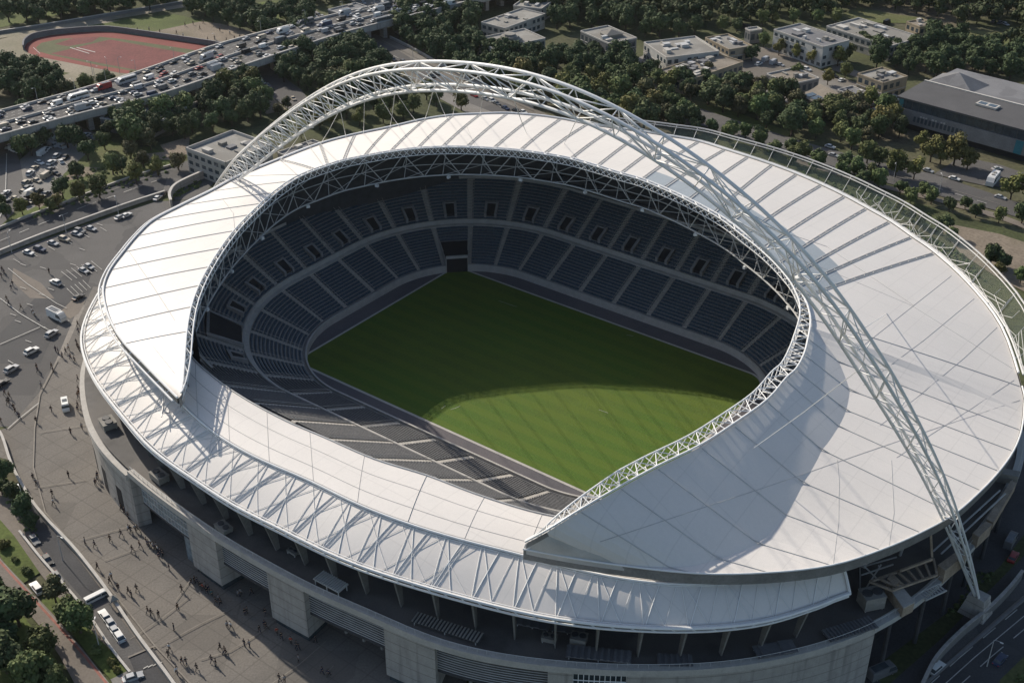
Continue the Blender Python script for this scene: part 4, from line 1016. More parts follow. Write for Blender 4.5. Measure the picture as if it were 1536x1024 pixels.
# --- walls
def wall_px(name, label, px, h, w, m, cap=None, cat='wall', z=0.0):
    P = [at(u, v, z) for u, v in px]; c = P[0].copy(); root = tag(empty(name, c), label, cat); mb = MB(); mc = MB()
    S = catmull([p-c for p in P], 6); L_, Rr = [], []
    for i, p in enumerate(S):
        t = S[min(i+1, len(S)-1)]-S[max(i-1, 0)]; t.z = 0; t.normalize(); n_ = Vector((-t.y, t.x, 0))*w/2; L_.append(p-n_); Rr.append(p+n_)
    up = Vector((0, 0, h))
    mb.grid([[a-Vector((0,0,.3)), a+up, b+up, b-Vector((0,0,.3))] for a, b in zip(L_, Rr)], flip=False)
    mb.add([L_[0], L_[0]+up, Rr[0]+up, Rr[0]], [(0, 1, 2, 3)]); mb.add([L_[-1], L_[-1]+up, Rr[-1]+up, Rr[-1]], [(3, 2, 1, 0)])
    mb.build('wall_body', MT[m], root)
    if cap:
        k = Vector((0, 0, .22)); ex = lambda a, b: ((a-b).normalized()*.12)
        mc.grid([[a+up+ex(a, b), a+up+k+ex(a, b), b+up+k-ex(a, b), b+up-ex(a, b), a+up+ex(a, b)] for a, b in zip(L_, Rr)])
        mc.build('coping', MT[cap], root)
    return root
wall_px('retaining_wall', 'long pale retaining wall curving along the left edge of the plaza', [(-20,640),(2,655),(20,705),(48,755),(72,785),(110,825),(140,862),(168,900),(205,955),(250,1015),(275,1050)], 1.5, .45, 'conc', 'conc_lip')
wall_px('retaining_wall', 'low wall between the upper road and the car park', [(-40,398),(0,382),(60,358),(120,336),(190,311),(248,292)], 1.6, .6, 'conc', 'conc_lip')
wall_px('boundary_wall', 'low kerb wall between the upper road and the park strip', [(-20,352),(40,327),(100,305),(160,281),(215,262),(256,250)], .8, .4, 'conc', 'conc_lip')
wall_px('ramp_wall', 'curved pale ramp parapet beside the left foot of the arch', [(332,258),(305,268),(278,280),(262,290),(256,302),(258,312)], 3.2, .8, 'conc', 'conc_lip')
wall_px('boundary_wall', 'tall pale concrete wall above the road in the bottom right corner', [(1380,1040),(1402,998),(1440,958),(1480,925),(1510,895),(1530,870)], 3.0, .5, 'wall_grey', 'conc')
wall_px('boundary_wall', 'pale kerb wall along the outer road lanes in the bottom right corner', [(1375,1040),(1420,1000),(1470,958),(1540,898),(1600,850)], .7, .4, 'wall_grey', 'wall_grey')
wall_px('boundary_wall', 'thin fence wall between the sunken lane and the kerbed strip at the lower left', [(30,800),(60,838),(95,878),(130,920),(165,972),(196,1012)], .9, .3, 'conc', 'conc_lip')
wall_px('boundary_wall', 'dark perimeter wall curving round the red running track', [(36,76),(38,67),(50,58.5),(75,53),(110,49.5),(150,47),(178,48.5),(255,59.5),(330,71),(345,76)], 2.6, .6, 'wall_grey', 'grey_roof')
wall_px('boundary_wall', 'low light wall along the far road beyond the running track', [(-40,58),(0,51),(60,42),(150,27),(240,12),(320,-2)], 1.6, .6, 'wall_grey', 'conc_lip')
wall_px('boundary_wall', 'stone kerb wall beside the road behind the arch', [(585,58),(625,78),(680,110),(740,138),(800,163)], 1.2, .5, 'conc', 'conc_lip')

# --- the flyover
FZ = 9.0
near = [at(u, v, FZ) for u, v in ((-160,250),(0,205),(130,170),(250,140),(380,95),(512,52),(620,24),(700,4),(800,-25),(900,-56))]
farr = [at(u, v, FZ) for u, v in ((-160,208),(0,168),(120,136),(212,108),(335,66),(470,31),(570,8),(630,-8),(720,-34),(800,-60))]
near = catmull(near, 6); farr = catmull(farr, 6)
fly = tag(empty('motorway_flyover', near[20]-Vector((0, 0, FZ))), 'long concrete motorway flyover packed with traffic, crossing the top left', 'flyover'); fo = fly.location.copy()
def FP(s, t, dz=0.0):
    x = s*(len(near)-1); i = min(int(x), len(near)-2); f = x-i
    p = near[i].lerp(near[i+1], f).lerp(farr[i].lerp(farr[i+1], f), t); p.z += dz; return p
SS = [q/80 for q in range(81)]
mb = MB(); mb.grid([[FP(s, 0)-fo, FP(s, .5)-fo, FP(s, 1)-fo] for s in SS]); mb.build('deck', MT['asphalt'], fly)
mb = MB(); mb.grid([[FP(s, -.01, .9)-fo, FP(s, -.02, .9)-fo, FP(s, -.02, -2.4)-fo, FP(s, .06, -3.0)-fo, FP(s, .94, -3.0)-fo, FP(s, 1.02, -2.4)-fo, FP(s, 1.02, .9)-fo, FP(s, 1.01, .9)-fo] for s in SS], flip=True); mb.build('girder', MT['conc'], fly)
for t0, t1, nm in ((-.01, .015, 'parapet'), (.985, 1.01, 'parapet'), (.47, .49, 'median_barrier')):
    mb = MB(); mb.grid([[FP(s, t0, 0)-fo, FP(s, t0, 1.0)-fo, FP(s, t1, 1.0)-fo, FP(s, t1, 0)-fo] for s in SS]); mb.build(nm, MT['conc_lip'], fly)
for k in range(2, 40):
    s = k/40; mb = MB()
    for t in (.18, .82):
        c = FP(s, t)-fo; mb.box((c.x, c.y, -.3), 2.2, 4.5, FZ-2.4, .55)
    c0, c1 = FP(s, .1, -2.9)-fo, FP(s, .9, -2.9)-fo; mb.bar(c0, c1, 2.4, 1.4)
    mb.build('pier', MT['conc'], fly)
mk = MB()
for t in (.12, .24, .36, .60, .72, .84):
    for q in range(0, 240, 2):
        a, b = FP(q/240, t, .02)-fo, FP((q+1)/240, t, .02)-fo; n_ = Vector((.1, -.1, 0)); mk.quad(a-n_, b-n_, b+n_, a+n_)
mk.build('lane_marking', MT['paint'], fly)
# ================================================================== BUILDINGS
def building(name, label, cat, A, B, C_, z, walls='wall_pale', roof='flat_roof', floors=2, win='glass', parapet=.7, units=3, seed=1, band=True, winside=(0, 1, 2, 3)):
    """roof corners A, B, C in order round the roof (B shared); the fourth closes the parallelogram"""
    rn = random.Random(seed); a, b, c = at(*A, z), at(*B, z), at(*C_, z); x = b-a; y = c-b
    # square the plan up
    yl = y.length; xn = x.normalized(); yp = y-xn*y.dot(xn); sgn = 1
    y = yp.normalized()*yl if yp.length > .2*yl else y
    o = Vector((a.x, a.y, 0)); root = tag(empty(name, o), label, cat)
    L, W_ = x.length, y.length; yn = y.normalized()
    def P(s, t, h): return xn*s+yn*t+Vector((0, 0, h))
    ccw = xn.cross(yn).z > 0
    mb = MB(); cs = [(0, 0), (L, 0), (L, W_), (0, W_)]
    mb.hexa([P(s, t, -.4) for s, t in cs] if ccw else [P(s, t, -.4) for s, t in reversed(cs)], [P(s, t, z-parapet) for s, t in cs] if ccw else [P(s, t, z-parapet) for s, t in reversed(cs)])
    mb.build('wall', MT[walls], root)
    # parapet ring + sunken roof sheet
    pw = .35; mb = MB()
    for (s0, t0), (s1, t1) in zip(cs, cs[1:]+cs[:1]):
        p, q = P(s0, t0, z-parapet/2), P(s1, t1, z-parapet/2); d = (q-p).normalized()*(pw/2); mb.bar(p-d, q+d, pw, parapet)
    mb.build('parapet', MT['conc_lip'] if walls != 'wall_tan' else MT['wall_tan'], root)
    mb = MB(); mb.quad(*[P(s, t, z-parapet+.03) for s, t in ((pw, pw), (L-pw, pw), (L-pw, W_-pw), (pw, W_-pw))]); rf = mb.build('roof', MT[roof], root)
    for k in range(units*2 if units else 0):
        mb = MB(); s, t = rn.uniform(.12, .85)*L, rn.uniform(.15, .85)*W_; sx, sy, sh = rn.uniform(1.0, min(7, L*.2)), rn.uniform(.9, min(4, W_*.26)), rn.uniform(.4, 1.6)
        q = P(s, t, z-parapet+.04); mb.box(q, sx, sy, sh, math.atan2(xn.y, xn.x)); mb.box(q+Vector((0, 0, sh)), sx+.2, sy+.2, .1, math.atan2(xn.y, xn.x)); mb.build('roof_unit', MT[rn.choice(['flat_roof', 'grey_roof', 'grey_steel', 'conc_lip'])], rf)
    # windows, each floor each side
    fh = (z-parapet)/floors; nwin = 0
    faces = [(P(0, 0, 0), xn, L, -yn), (P(L, 0, 0), yn, W_, xn), (P(L, W_, 0), -xn, L, yn), (P(0, W_, 0), -yn, W_, -xn)]
    for fi, (p0, d, ln, nrm) in enumerate(faces):
        if fi not in winside or nrm.dot(Vector((0, -1, 0))) < -.35: continue
        n = max(2, int(ln/3.4))
        for fl in range(floors):
            zc = fl*fh+fh*.3
            for k in range(n):
                if nwin > 85 or rn.random() < .12: continue
                c0 = p0+d*((k+.5)*ln/n)+nrm*.03; w = ln/n*.30; h = fh*.48
                mb = MB(); q = [c0-d*w+Vector((0, 0, zc)), c0+d*w+Vector((0, 0, zc)), c0+d*w+Vector((0, 0, zc+h)), c0-d*w+Vector((0, 0, zc+h))]
                if (q[1]-q[0]).cross(q[3]-q[0]).dot(nrm) < 0: q.reverse()
                mb.quad(*q); wn = mb.build('window', MT[win], root); nwin += 1
                if L > 20 and z > 8:
                    sl_ = MB(); sl_.bar(c0-d*(w+.15)+Vector((0, 0, zc-.1))+nrm*.08, c0+d*(w+.15)+Vector((0, 0, zc-.1))+nrm*.08, .3, .15); sl_.build('sill', MT['conc_lip'], wn)
        if band and floors > 1:
            mb = MB(); mb.bar(p0+Vector((0, 0, fh))+nrm*.06, p0+d*ln+Vector((0, 0, fh))+nrm*.06, .2, .3); mb.build('string_course', MT['conc_lip'], root)
    return root, P, L, W_
building('office_building', 'two storey grey office with pale parapet behind the left foot of the arch', 'office building', (279,221), (338,243), (418,220), 11, 'wall_pale', 'flat_roof', 3, units=3, seed=3, parapet=1.2)
building('annexe_building', 'low dark roofed annexe between the arch and the back of the roof', 'annexe', (416,228), (440,238), (486,216), 6, 'wall_pale', 'grey_roof', 1, units=3, seed=9)
building('warehouse', 'low warehouse with wide grey roof beside the flyover', 'warehouse', (150,176), (222,190), (297,150), 6, 'wall_grey', 'grey_roof', 1, units=5, seed=5)
building('campus_building', 'low pale campus building at the top centre among trees', 'building', (722,33), (757,42), (830,24), 8, 'wall_pale', 'flat_roof', 2, units=3, seed=11)
r_, P_, L_, W_ = building('campus_building', 'pale campus building with a round stepped roof lantern, top centre', 'building', (711,58), (742,73), (827,62), 9, 'wall_pale', 'flat_roof', 2, units=1, seed=12)
mb = MB()
for rr, z0, z1 in ((6.5, 8.4, 10.0), (4.8, 10.0, 11.2), (3.0, 11.2, 12.2)):
    ring = [Vector((rr*math.cos(R(k*36)), rr*math.sin(R(k*36)), 0)) for k in range(10)]; c = P_(L_*.62, W_*.45, 0)
    mb.hexa([c+q+Vector((0, 0, z0)) for q in ring], [c+q*.94+Vector((0, 0, z1)) for q in ring])
mb.build('roof_lantern', MT['flat_roof'], r_)
r_, P_, L_, W_ = building('campus_building', 'square grey campus block with small pyramid rooflight', 'building', (871,46), (914,65), (963,61), 11, 'wall_grey', 'flat_roof', 2, units=2, seed=13)
mb = MB(); c = P_(L_*.55, W_*.55, 10.4); mb.box(c, 9, 7, 1.4, .4); q = [c+Matrix.Rotation(.4, 4, 'Z')@Vector((x, y, 1.4)) for x, y in ((-5, -4), (5, -4), (5, 4), (-5, 4))]
mb.add(q+[c+Vector((0, 0, 3.2))], [(0, 1, 4), (1, 2, 4), (2, 3, 4), (3, 0, 4)]); mb.build('rooflight', MT['flat_roof'], r_)
building('far_building', 'pale far building behind trees at the top centre edge', 'building', (770,8), (812,13), (866,-2), 8, 'wall_pale', 'flat_roof', 2, units=2, seed=14)
building('far_building', 'grey house with pitched neighbour beside the flyover at the top', 'building', (492,14), (515,22), (540,8), 10, 'wall_grey', 'grey_roof', 2, units=1, seed=15)
building('teaching_block', 'pale blue-grey teaching block with penthouse, right of the pyramid rooflight block', 'building', (966,63), (1000,86), (1080,77), 9, 'wall_white', 'flat_roof', 2, units=4, seed=16)
building('teaching_block', 'low pale block with sunken roof court behind the teaching block', 'building', (1058,56), (1094,74), (1128,68), 7, 'wall_tan', 'flat_roof', 2, units=4, seed=17)
building('workshop', 'wide tan flat roofed workshop cluttered with roof plant', 'workshop', (985,106), (1030,121), (1152,109), 7, 'wall_tan', 'tan_roof', 1, units=9, seed=18)
building('workshop', 'smaller tan flat roofed workshop behind trees', 'workshop', (1150,110), (1186,126), (1234,119), 6.5, 'wall_grey', 'tan_roof', 1, units=2, seed=19)
building('long_block', 'long white block with rows of windows and a pale grey roof', 'building', (1161,44), (1235,70), (1282,63), 11, 'wall_white', 'grey_roof', 3, units=4, seed=20)
building('long_block', 'low long grey building behind the white block', 'building', (1240,39), (1335,69), (1389,57), 8, 'wall_pale', 'flat_roof', 2, units=6, seed=21)
building('villa', 'tan two storey building with dark roof plant in front of the trees on the right', 'building', (1287,110), (1325,124), (1369,117), 9.5, 'wall_tan', 'flat_roof', 2, units=3, seed=22)
building('pavilion', 'small white pavilion with grey roof beside the tan two storey building', 'pavilion', (1256,134), (1278,143), (1302,138), 5, 'wall_white', 'grey_roof', 1, units=2, seed=23)
building('pavilion', 'low building with red terrace roof left of the big grey hall', 'pavilion', (1268,158), (1315,173), (1338,162), 4.5, 'wall_tan', 'red_cloth', 1, units=3, seed=24)
building('kiosk', 'small round-cornered brick kiosk at the end of the tree row', 'kiosk', (1118,42), (1126,46), (1142,43), 7, 'wall_grey', 'flat_roof', 1, units=0, seed=25)
building('far_building', 'far low tan building right of the top lawn', 'building', (1360,32), (1380,40), (1402,35), 5, 'wall_tan', 'tan_roof', 1, units=1, seed=26)
# curved-roof pavilion
a, b, c = at(1194,142,6), at(1229,160,6), at(1264,150,6); o_ = Vector((a.x, a.y, 0)); root = tag(empty('curved_pavilion', o_), 'pavilion with an upswept curved tan roof and dark solar sheets', 'pavilion')
mb = MB(); x, y = b-a, c-b; rows = []
for q in range(9):
    t = q/8; zz = 6+2.6*(t-.35)**2*2; rows.append([Vector((0, 0, zz))+y*t, Vector((0, 0, zz))+y*t+x])
mb.grid(rows); mb.grid([[p-Vector((0, 0, .5)) for p in r_] for r_ in rows], flip=True); mb.build('roof', MT['tan_roof'], root)
mb = MB(); mb.hexa([x*.04+y*.04, x*.96+y*.04, x*.96+y*.96, x*.04+y*.96], [p+Vector((0, 0, 5.6)) for p in (x*.04+y*.04, x*.96+y*.04, x*.96+y*.96, x*.04+y*.96)]); mb.build('wall', MT['wall_tan'], root)
for k in range(3):
    mb = MB(); p0 = x*(.15+.25*k)+y*.2+Vector((0, 0, 6.25)); mb.quad(p0, p0+x*.2, p0+x*.2+y*.45, p0+y*.45); mb.build('solar_sheet', MT['glass'], root)
# the big grey hall at the right
z = 14.0; a, b, c = at(1352,142,z), at(1536,191,z), at(1402,126,z); x = (b-a)*1.25; yn = Vector((-x.y, x.x, 0)).normalized(); y = yn*max((c-a).dot(yn), 20)*1.0; o_ = Vector((a.x, a.y, 0))
hall = tag(empty('sports_hall', o_), 'large grey hall with dark sloped roof, glazed top band and teal corners on the right', 'sports hall'); up = lambda h: Vector((0, 0, h)); L = x.length; xn = x.normalized()
y2 = yn*(y.length*2.3)
mb = MB(); mb.hexa([up(-.4), x+up(-.4), x+y2+up(-.4), y2+up(-.4)], [up(3.2), x+up(3.2), x+y2+up(3.2), y2+up(3.2)]); mb.build('plinth', MT['dark'], hall)
f0 = -yn*2.2
mb = MB(); mb.hexa([f0+up(3.2), x+f0+up(3.2), x+y2+up(3.2), y2+up(3.2)], [f0*.6+up(8.8), x+f0*.6+up(8.8), x+y2+up(8.8), y2+up(8.8)]); mb.build('wall', MT['wall_grey'], hall)
mb = MB(); mb.hexa([f0*.3+up(8.8), x+f0*.3+up(8.8), x+y2+up(8.8), y2+up(8.8)], [f0*.3+up(12.8), x+f0*.3+up(12.8), x+y2+up(12.8), y2+up(12.8)]); mb.build('glazed_band', MT['glass'], hall)
mb = MB(); e = yn*-1.5; mb.hexa([e+up(12.8)-xn, x+e+up(12.8), x+y+up(13.6), y-xn+up(13.6)], [e+up(13.5)-xn, x+e+up(13.5), x+y+up(14.3), y-xn+up(14.3)]); mb.build('roof', MT['dark_roof'], hall)
mb = MB(); mb.hexa([y+up(13.0), x+y+up(13.0), x+y2+up(12.2), y2+up(12.2)], [y+up(13.7), x+y+up(13.7), x+y2+up(13), y2+up(13)]); mb.build('rear_roof', MT['grey_roof'], hall)
mb = MB(); mb.bar(y-xn+up(14.45), x+y+up(14.45), 1.0, .5); mb.build('ridge_capping', MT['conc_lip'], hall)
mb = MB(); c0 = y+xn*10+yn*9+up(13.4); q = [c0+xn*sx*11+yn*sy*8 for sx, sy in ((-1, -1), (1, -1), (1, 1), (-1, 1))]; mb.add(q+[c0+up(5)], [(0, 1, 4), (1, 2, 4), (2, 3, 4), (3, 0, 4)]); mb.build('pyramid_roof', MT['grey_roof'], hall)
sk_ = xn*(L*.42)+y*.45+up(14.05)
mb = MB(); mb.hexa([sk_, sk_+xn*9, sk_+xn*9+yn*4.5, sk_+yn*4.5], [p+up(.8) for p in (sk_, sk_+xn*9, sk_+xn*9+yn*4.5, sk_+yn*4.5)]); sky_ = mb.build('skylight', MT['conc_lip'], hall)
for k in range(2):
    mb = MB(); p0 = sk_+xn*(.7+k*4.2)+yn*.7+up(.83); mb.quad(p0, p0+xn*3.4, p0+xn*3.4+yn*3.1, p0+yn*3.1); mb.build('pane', MT['glass'], sky_)
def facade(s0, s1, h0, h1, m, nm, off=-2.35):
    mb = MB(); k = lambda h: f0*(1-.4*max(0, min((h-3.2)/5.6, 1))) if h < 8.8 else f0*.3
    p, q = xn*s0, xn*s1; d = -yn*.12; mb.quad(p+k(h0)+d+up(h0), q+k(h0)+d+up(h0), q+k(h1)+d+up(h1), p+k(h1)+d+up(h1)); return mb.build(nm, MT[m], hall)
facade(0, 2.2, 3.3, 8.7, 'teal', 'teal_corner'); facade(L*.78, L*.785+3.0, 3.3, 8.7, 'teal', 'teal_corner'); facade(0, 2, 8.9, 12.7, 'teal', 'teal_corner')
for k in range(13): facade(L*.12+k*1.75, L*.12+k*1.75+1.1, 4.6, 6.8, 'glass', 'window')
for k in range(22): 
    mb = MB(); p = xn*(L*k/22)+f0*.3-yn*.1; mb.bar(p+up(8.9), p+up(12.7), .12, .12); mb.build('mullion', MT['dark_steel'], hall)
# the worn, unreadable row of white letters on the front
lt = MB(); rn = random.Random(4); s = L*.16
for k in range(9):
    w = rn.uniform(.7, 1.2); p = xn*s+f0*.72-yn*.2+up(7.3)
    if k not in (3, 6): lt.bar(p, p+xn*w, .1, rn.uniform(.5, .8))
    s += w+.45
lt.build('sign_letters', MT['conc_lip'], hall)
# ================================================================== TREES
def crown_mesh(name, m, seed, rx, rz, lumps, per, leaf, base_h):
    rn = random.Random(seed); mb = MB(); cs = []
    for k in range(lumps):
        a = rn.uniform(0, 6.283); rr = rx*math.sqrt(rn.random())*.72; h = rn.uniform(-.75, .8)
        sh = math.sqrt(max(.15, 1-h*h)); cs.append((Vector((rr*sh*math.cos(a), rr*sh*math.sin(a), base_h+rz+h*rz*.72)), rx*rn.uniform(.30, .50)))
    cs.append((Vector((0, 0, base_h+rz)), rx*.55))
    n = 6
    for c, r in cs:                                   # dense inner twigs
        rings = []
        for i in range(5):
            th = math.pi*(i+.5)/5; rings.append([c+Vector((math.sin(th)*math.cos(2*math.pi*j/n), math.sin(th)*math.sin(2*math.pi*j/n), math.cos(th)*.85))*(r*.74*rn.uniform(.75, 1.15)) for j in range(n)])
        vs = [p for g_ in rings for p in g_]; fs = [(i*n+j, (i+1)*n+j, (i+1)*n+(j+1) % n, i*n+(j+1) % n) for i in range(4) for j in range(n)]+[tuple(range(n)), tuple(reversed(range(4*n, 5*n)))]
        mb.add(vs, fs)
    for c, r in cs:
        for _ in range(per):
            z = rn.uniform(-.8, 1); a = rn.uniform(0, 6.283); s = math.sqrt(1-z*z); d = Vector((s*math.cos(a), s*math.sin(a), z))
            p = c+d*r*rn.uniform(.72, 1.16)
            nn = (d+Vector((rn.uniform(-.8, .8), rn.uniform(-.8, .8), rn.uniform(-.3, .9)))).normalized(); t = nn.cross(Vector((rn.random(), rn.random(), .3))).normalized(); b = nn.cross(t); w = leaf*rn.uniform(.6, 1.3)
            mb.add([p-t*w*.6-b*w*.35, p+t*w*.1-b*w*.6, p+t*w*.65+b*w*.1, p+t*w*.05+b*w*.6, p-t*w*.55+b*w*.35], [(0, 1, 2, 3, 4)])
    me = mb.build(name, m); return me
def trunk_mesh(h, r, seed, rx):
    rn = random.Random(seed); mb = MB(); mb.tube([(0, 0, -.3), (.05, 0, h*.5), (0, .05, h)], [r*1.3, r, r*.8], 7)
    for k in range(5):
        a = k*1.257+rn.random(); q = rx*rn.uniform(.35, .6); mb.tube([(0, 0, h*.8), (q*.4*math.cos(a), q*.4*math.sin(a), h*1.15), (q*math.cos(a), q*math.sin(a), h*1.15+rx*.7)], [r*.6, r*.4, r*.15], 5)
    return mb.build('trunk', MT['bark'])
PROTO = {}
def make_proto(key, m, seed, rx, rz, lumps, per, leaf, th, tr_):
    root = empty('broadleaf_tree' if key != 'bush' else 'shrub'); c = crown_mesh('crown', MT[m], seed, rx, rz, lumps, per, leaf, th*.8); c.parent = root
    t = trunk_mesh(th, tr_, seed, rx); t.parent = root; PROTO.setdefault(key, []).append([root, False, (2*rz+th*.8)])
for s in range(3):
    make_proto('dark', 'f_dark', 10+s, 4.6, 4.3, 15, 95, .62, 2.6, .34)
    make_proto('mid', 'f_mid', 20+s, 4.5, 4.2, 15, 95, .60, 2.8, .32)
    make_proto('olive', 'f_olive', 30+s, 4.2, 4.4, 14, 90, .58, 2.8, .3)
    make_proto('brown', 'f_brown', 40+s, 4.3, 3.9, 14, 90, .58, 2.8, .3)
make_proto('bush', 'f_mid', 50, 2.1, 1.2, 9, 70, .40, .5, .12); make_proto('bush', 'f_olive', 51, 2.1, 1.2, 9, 70, .40, .5, .12)
trn = random.Random(11); NTREE = [0]
ADJ = {'dark': 'dark green', 'mid': 'mid green', 'olive': 'yellow-green', 'brown': 'brownish green', 'bush': 'rounded'}
SPEC = []
def tree(p, key, scale, place=None, group=None, shared=None, u=0):
    SPEC.append((p, key, scale*trn.uniform(.92, 1.08), place, group, shared, u))
def plant(p, key, s, place, group, shared, u):
    ch = trn.choice(PROTO[key]); root = ch[0]
    if ch[1]: root = copy_tree(root)
    ch[1] = True
    root.location = (p.x, p.y, 0); root.rotation_euler = (0, 0, trn.uniform(0, 6.28)); root.scale = (s*trn.uniform(.92, 1.1), s*trn.uniform(.92, 1.1), s)
    root['category'] = 'shrub' if key == 'bush' else 'tree'
    if group: root['group'] = group
    if shared: root['label'] = shared.format(ADJ[key])
    else: later(root, ADJ[key]+(' shrub' if key == 'bush' else ' tree'), place, u)
# ---- trees one can tell apart: base of the trunk in the photo, kind, size
def row(place, group, items):
    for it in items:
        u, v, key, s = it; tree(at(u, v), key, s, place, group, None, u)
row('in the park strip', 'trees in the park strip', [(48,234,'dark',.95),(32,236,'mid',.85),(68,222,'dark',.75),(102,222,'dark',1.0),(118,224,'dark',.95),(133,241,'dark',.85),(116,269,'dark',.8),(95,298,'dark',.85),(158,225,'mid',.75),(197,238,'brown',.8),(227,226,'brown',1.0),(216,252,'brown',.75),(268,255,'brown',.85)])
row('along the upper road', 'bushes along the upper road', [(60,316,'olive',.7),(34,322,'olive',.6),(78,318,'mid',.6),(120,302,'olive',.7),(150,297,'mid',.85),(170,262,'mid',.85),(184,262,'dark',.7),(205,276,'olive',.9),(238,264,'olive',.85),(176,262,'olive',.6),(10,328,'dark',.7),(2,312,'dark',.65),(88,330-18,'olive',.55)])
row('on the grass verge at the lower left', 'trees on the lower left verge', [(85,905,'brown',.82),(108,940,'mid',.78),(122,950,'mid',.85)])
row('in the lower left corner', 'trees in the lower left corner', [(10,955,'dark',1.15),(30,940,'dark',1.1),(66,990,'mid',.82),(55,1035,'mid',1.0),(12,1010,'dark',1.0),(88,1040,'mid',.7),(0,985,'dark',1.0),(-8,920,'dark',.9)])
row('at the left edge hedge', 'hedge trees at the left edge', [(8,722,'dark',.6),(24,754,'dark',.62),(38,778,'dark',.68),(4,742,'dark',.5),(50,800-8,'dark',.45)])
row('on the small grass verge', 'shrubs on the lower left verges', [(8,822,'bush',.8),(24,842,'bush',.5),(42,860,'bush',.6),(145,978,'bush',.75),(167,997,'bush',.5),(175,1008,'bush',.5)])
row('in front of the big grey hall', 'trees in front of the hall', [(1395,243,'olive',1.0),(1430,249,'olive',1.2),(1450,256,'olive',1.0),(1410,246,'olive',.95),(1342,266,'olive',1.0),(1370,270,'olive',.95),(1300,246,'mid',.85),(1318,250,'mid',.8),(1515,300,'olive',1.15),(1545,305,'olive',1.2),(1478,222,'brown',.9),(1380,225,'olive',.8)])
row('among the campus buildings', 'trees among the campus buildings', [(1060,120,'brown',.95),(1127,92,'dark',.8),(1195,122,'mid',.75),(1241,128,'olive',.7),(1267,118,'mid',.8),(1256,100,'olive',1.0),(1168,84,'olive',.85),(1196,90,'olive',.85),(1218,98,'olive',.75),(1145,72,'mid',.8),(1180,80,'mid',.8),(1083,48,'mid',.8),(1105,48,'dark',.8),(1143,40,'mid',.85),(1163,36,'olive',.6),(1190,36,'mid',.75),(1225,36,'mid',.8),(1253,36,'mid',.8),(1290,72,'dark',.9),(1300,78,'dark',.9),(1270,92,'mid',.8)])
row('beyond the roof at far right', 'trees right of the roof', [(1485,398,'dark',.75),(1500,404,'dark',.7),(1412,352,'dark',.7),(1425,362,'mid',.55),(1530,425,'mid',.6),(1498,415,'olive',.5),(1380,340,'olive',.5),(1365,330,'mid',.5),(1348,318,'olive',.4)])
row('behind the left half of the arch', 'trees behind the arch', [(462,185,'mid',.9),(480,178,'olive',.9),(500,190,'olive',.8),(520,178,'dark',.95),(540,172,'dark',.95),(560,165,'dark',1.0),(580,172,'mid',.9),(600,165,'dark',.95),(620,170,'mid',.85),(655,160,'dark',.8),(692,166,'olive',.85),(540,190,'olive',.8),(575,185,'mid',.8),(605,180,'mid',.8),(480,195,'olive',.75),(640,150,'mid',.85),(500,165,'dark',1.0),(452,208,'olive',.6)])
row('beside the road stub under the flyover', 'trees by the road stub', [(400,158,'mid',.8),(432,165,'brown',.6),(418,172,'brown',.6)])
def inside(p, poly):
    c = False; n = len(poly)
    for i in range(n):
        (x0, y0), (x1, y1) = poly[i-1], poly[i]
        if (y0 > p[1]) != (y1 > p[1]) and p[0] < (x1-x0)*(p[1]-y0)/(y1-y0)+x0: c = not c
    return c
KEEP = []
def scatter(poly, gap, keys, scale, limit=400):
    W_ = [at(u, v) for u, v in poly]; P = [(p.x, p.y) for p in W_]; x0, x1 = min(p[0] for p in P), max(p[0] for p in P); y0, y1 = min(p[1] for p in P), max(p[1] for p in P)
    got = []; tries = 0
    while len(got) < limit and tries < 9000:
        tries += 1; q = (trn.uniform(x0, x1), trn.uniform(y0, y1)); g_ = gap*trn.uniform(.85, 1.2)
        if inside(q, P) and all((q[0]-k[0])**2+(q[1]-k[1])**2 > g_*g_ for k in got): got.append(q)
    return [(Vector((q[0], q[1], 0)), trn.choice(keys), scale*trn.uniform(.75, 1.2)) for q in got]
def wood(poly, gap, keys, scale, shared, group, limit=400):
    for p, k, s in scatter(poly, gap, keys, scale, limit): tree(p, k, s, None, group, shared)
wood([(160,205),(200,222),(300,205),(392,178),(390,150),(350,150),(300,170),(250,178),(205,190),(160,188)], 7.2, ['dark','dark','mid'], 1.05, '{} tree in the thick belt behind the office building', 'tree belt behind the office building')
wood([(330,142),(372,152),(385,130),(368,112),(330,125)], 6.6, ['mid','olive','dark'], .95, '{} tree in the clump beside the road stub below the flyover', 'clump below the flyover')
wood([(412,122),(440,132),(520,150),(600,140),(560,92),(520,72),(460,88),(420,100)], 7.4, ['mid','dark','dark','brown'], 1.05, '{} tree in the wood below the flyover left of the road', 'wood below the flyover')
wood([(600,66),(660,98),(730,132),(765,140),(760,104),(720,82),(700,62),(720,30),(700,10),(640,30),(606,44)], 8.2, ['dark','dark','mid','mid'], 1.15, '{} tree in the wood between the back road and the campus', 'wood beside the back road')
wood([(770,146),(860,180),(1000,200),(1050,190),(1000,165),(960,130),(930,100),(868,85),(800,92),(760,100)], 8.4, ['dark','mid','mid','dark','olive','brown'], 1.15, '{} tree in the wood directly behind the right half of the arch', 'wood behind the arch')
wood([(1010,150),(1100,178),(1180,205),(1230,214),(1290,228),(1330,222),(1300,186),(1210,172),(1150,140),(1100,130),(1020,125)], 8.6, ['dark','mid','brown','dark','mid'], 1.0, '{} tree between the campus workshops and the roof', 'trees along the campus edge')
wood([(1040,206),(1120,218),(1180,246),(1260,274),(1340,300),(1420,324),(1536,345),(1536,336),(1430,308),(1340,282),(1260,256),(1180,228),(1100,202),(1040,188)], 6.8, ['dark','dark','mid'], .72, '{} small tree in the row along the grassy ditch', 'row along the ditch')
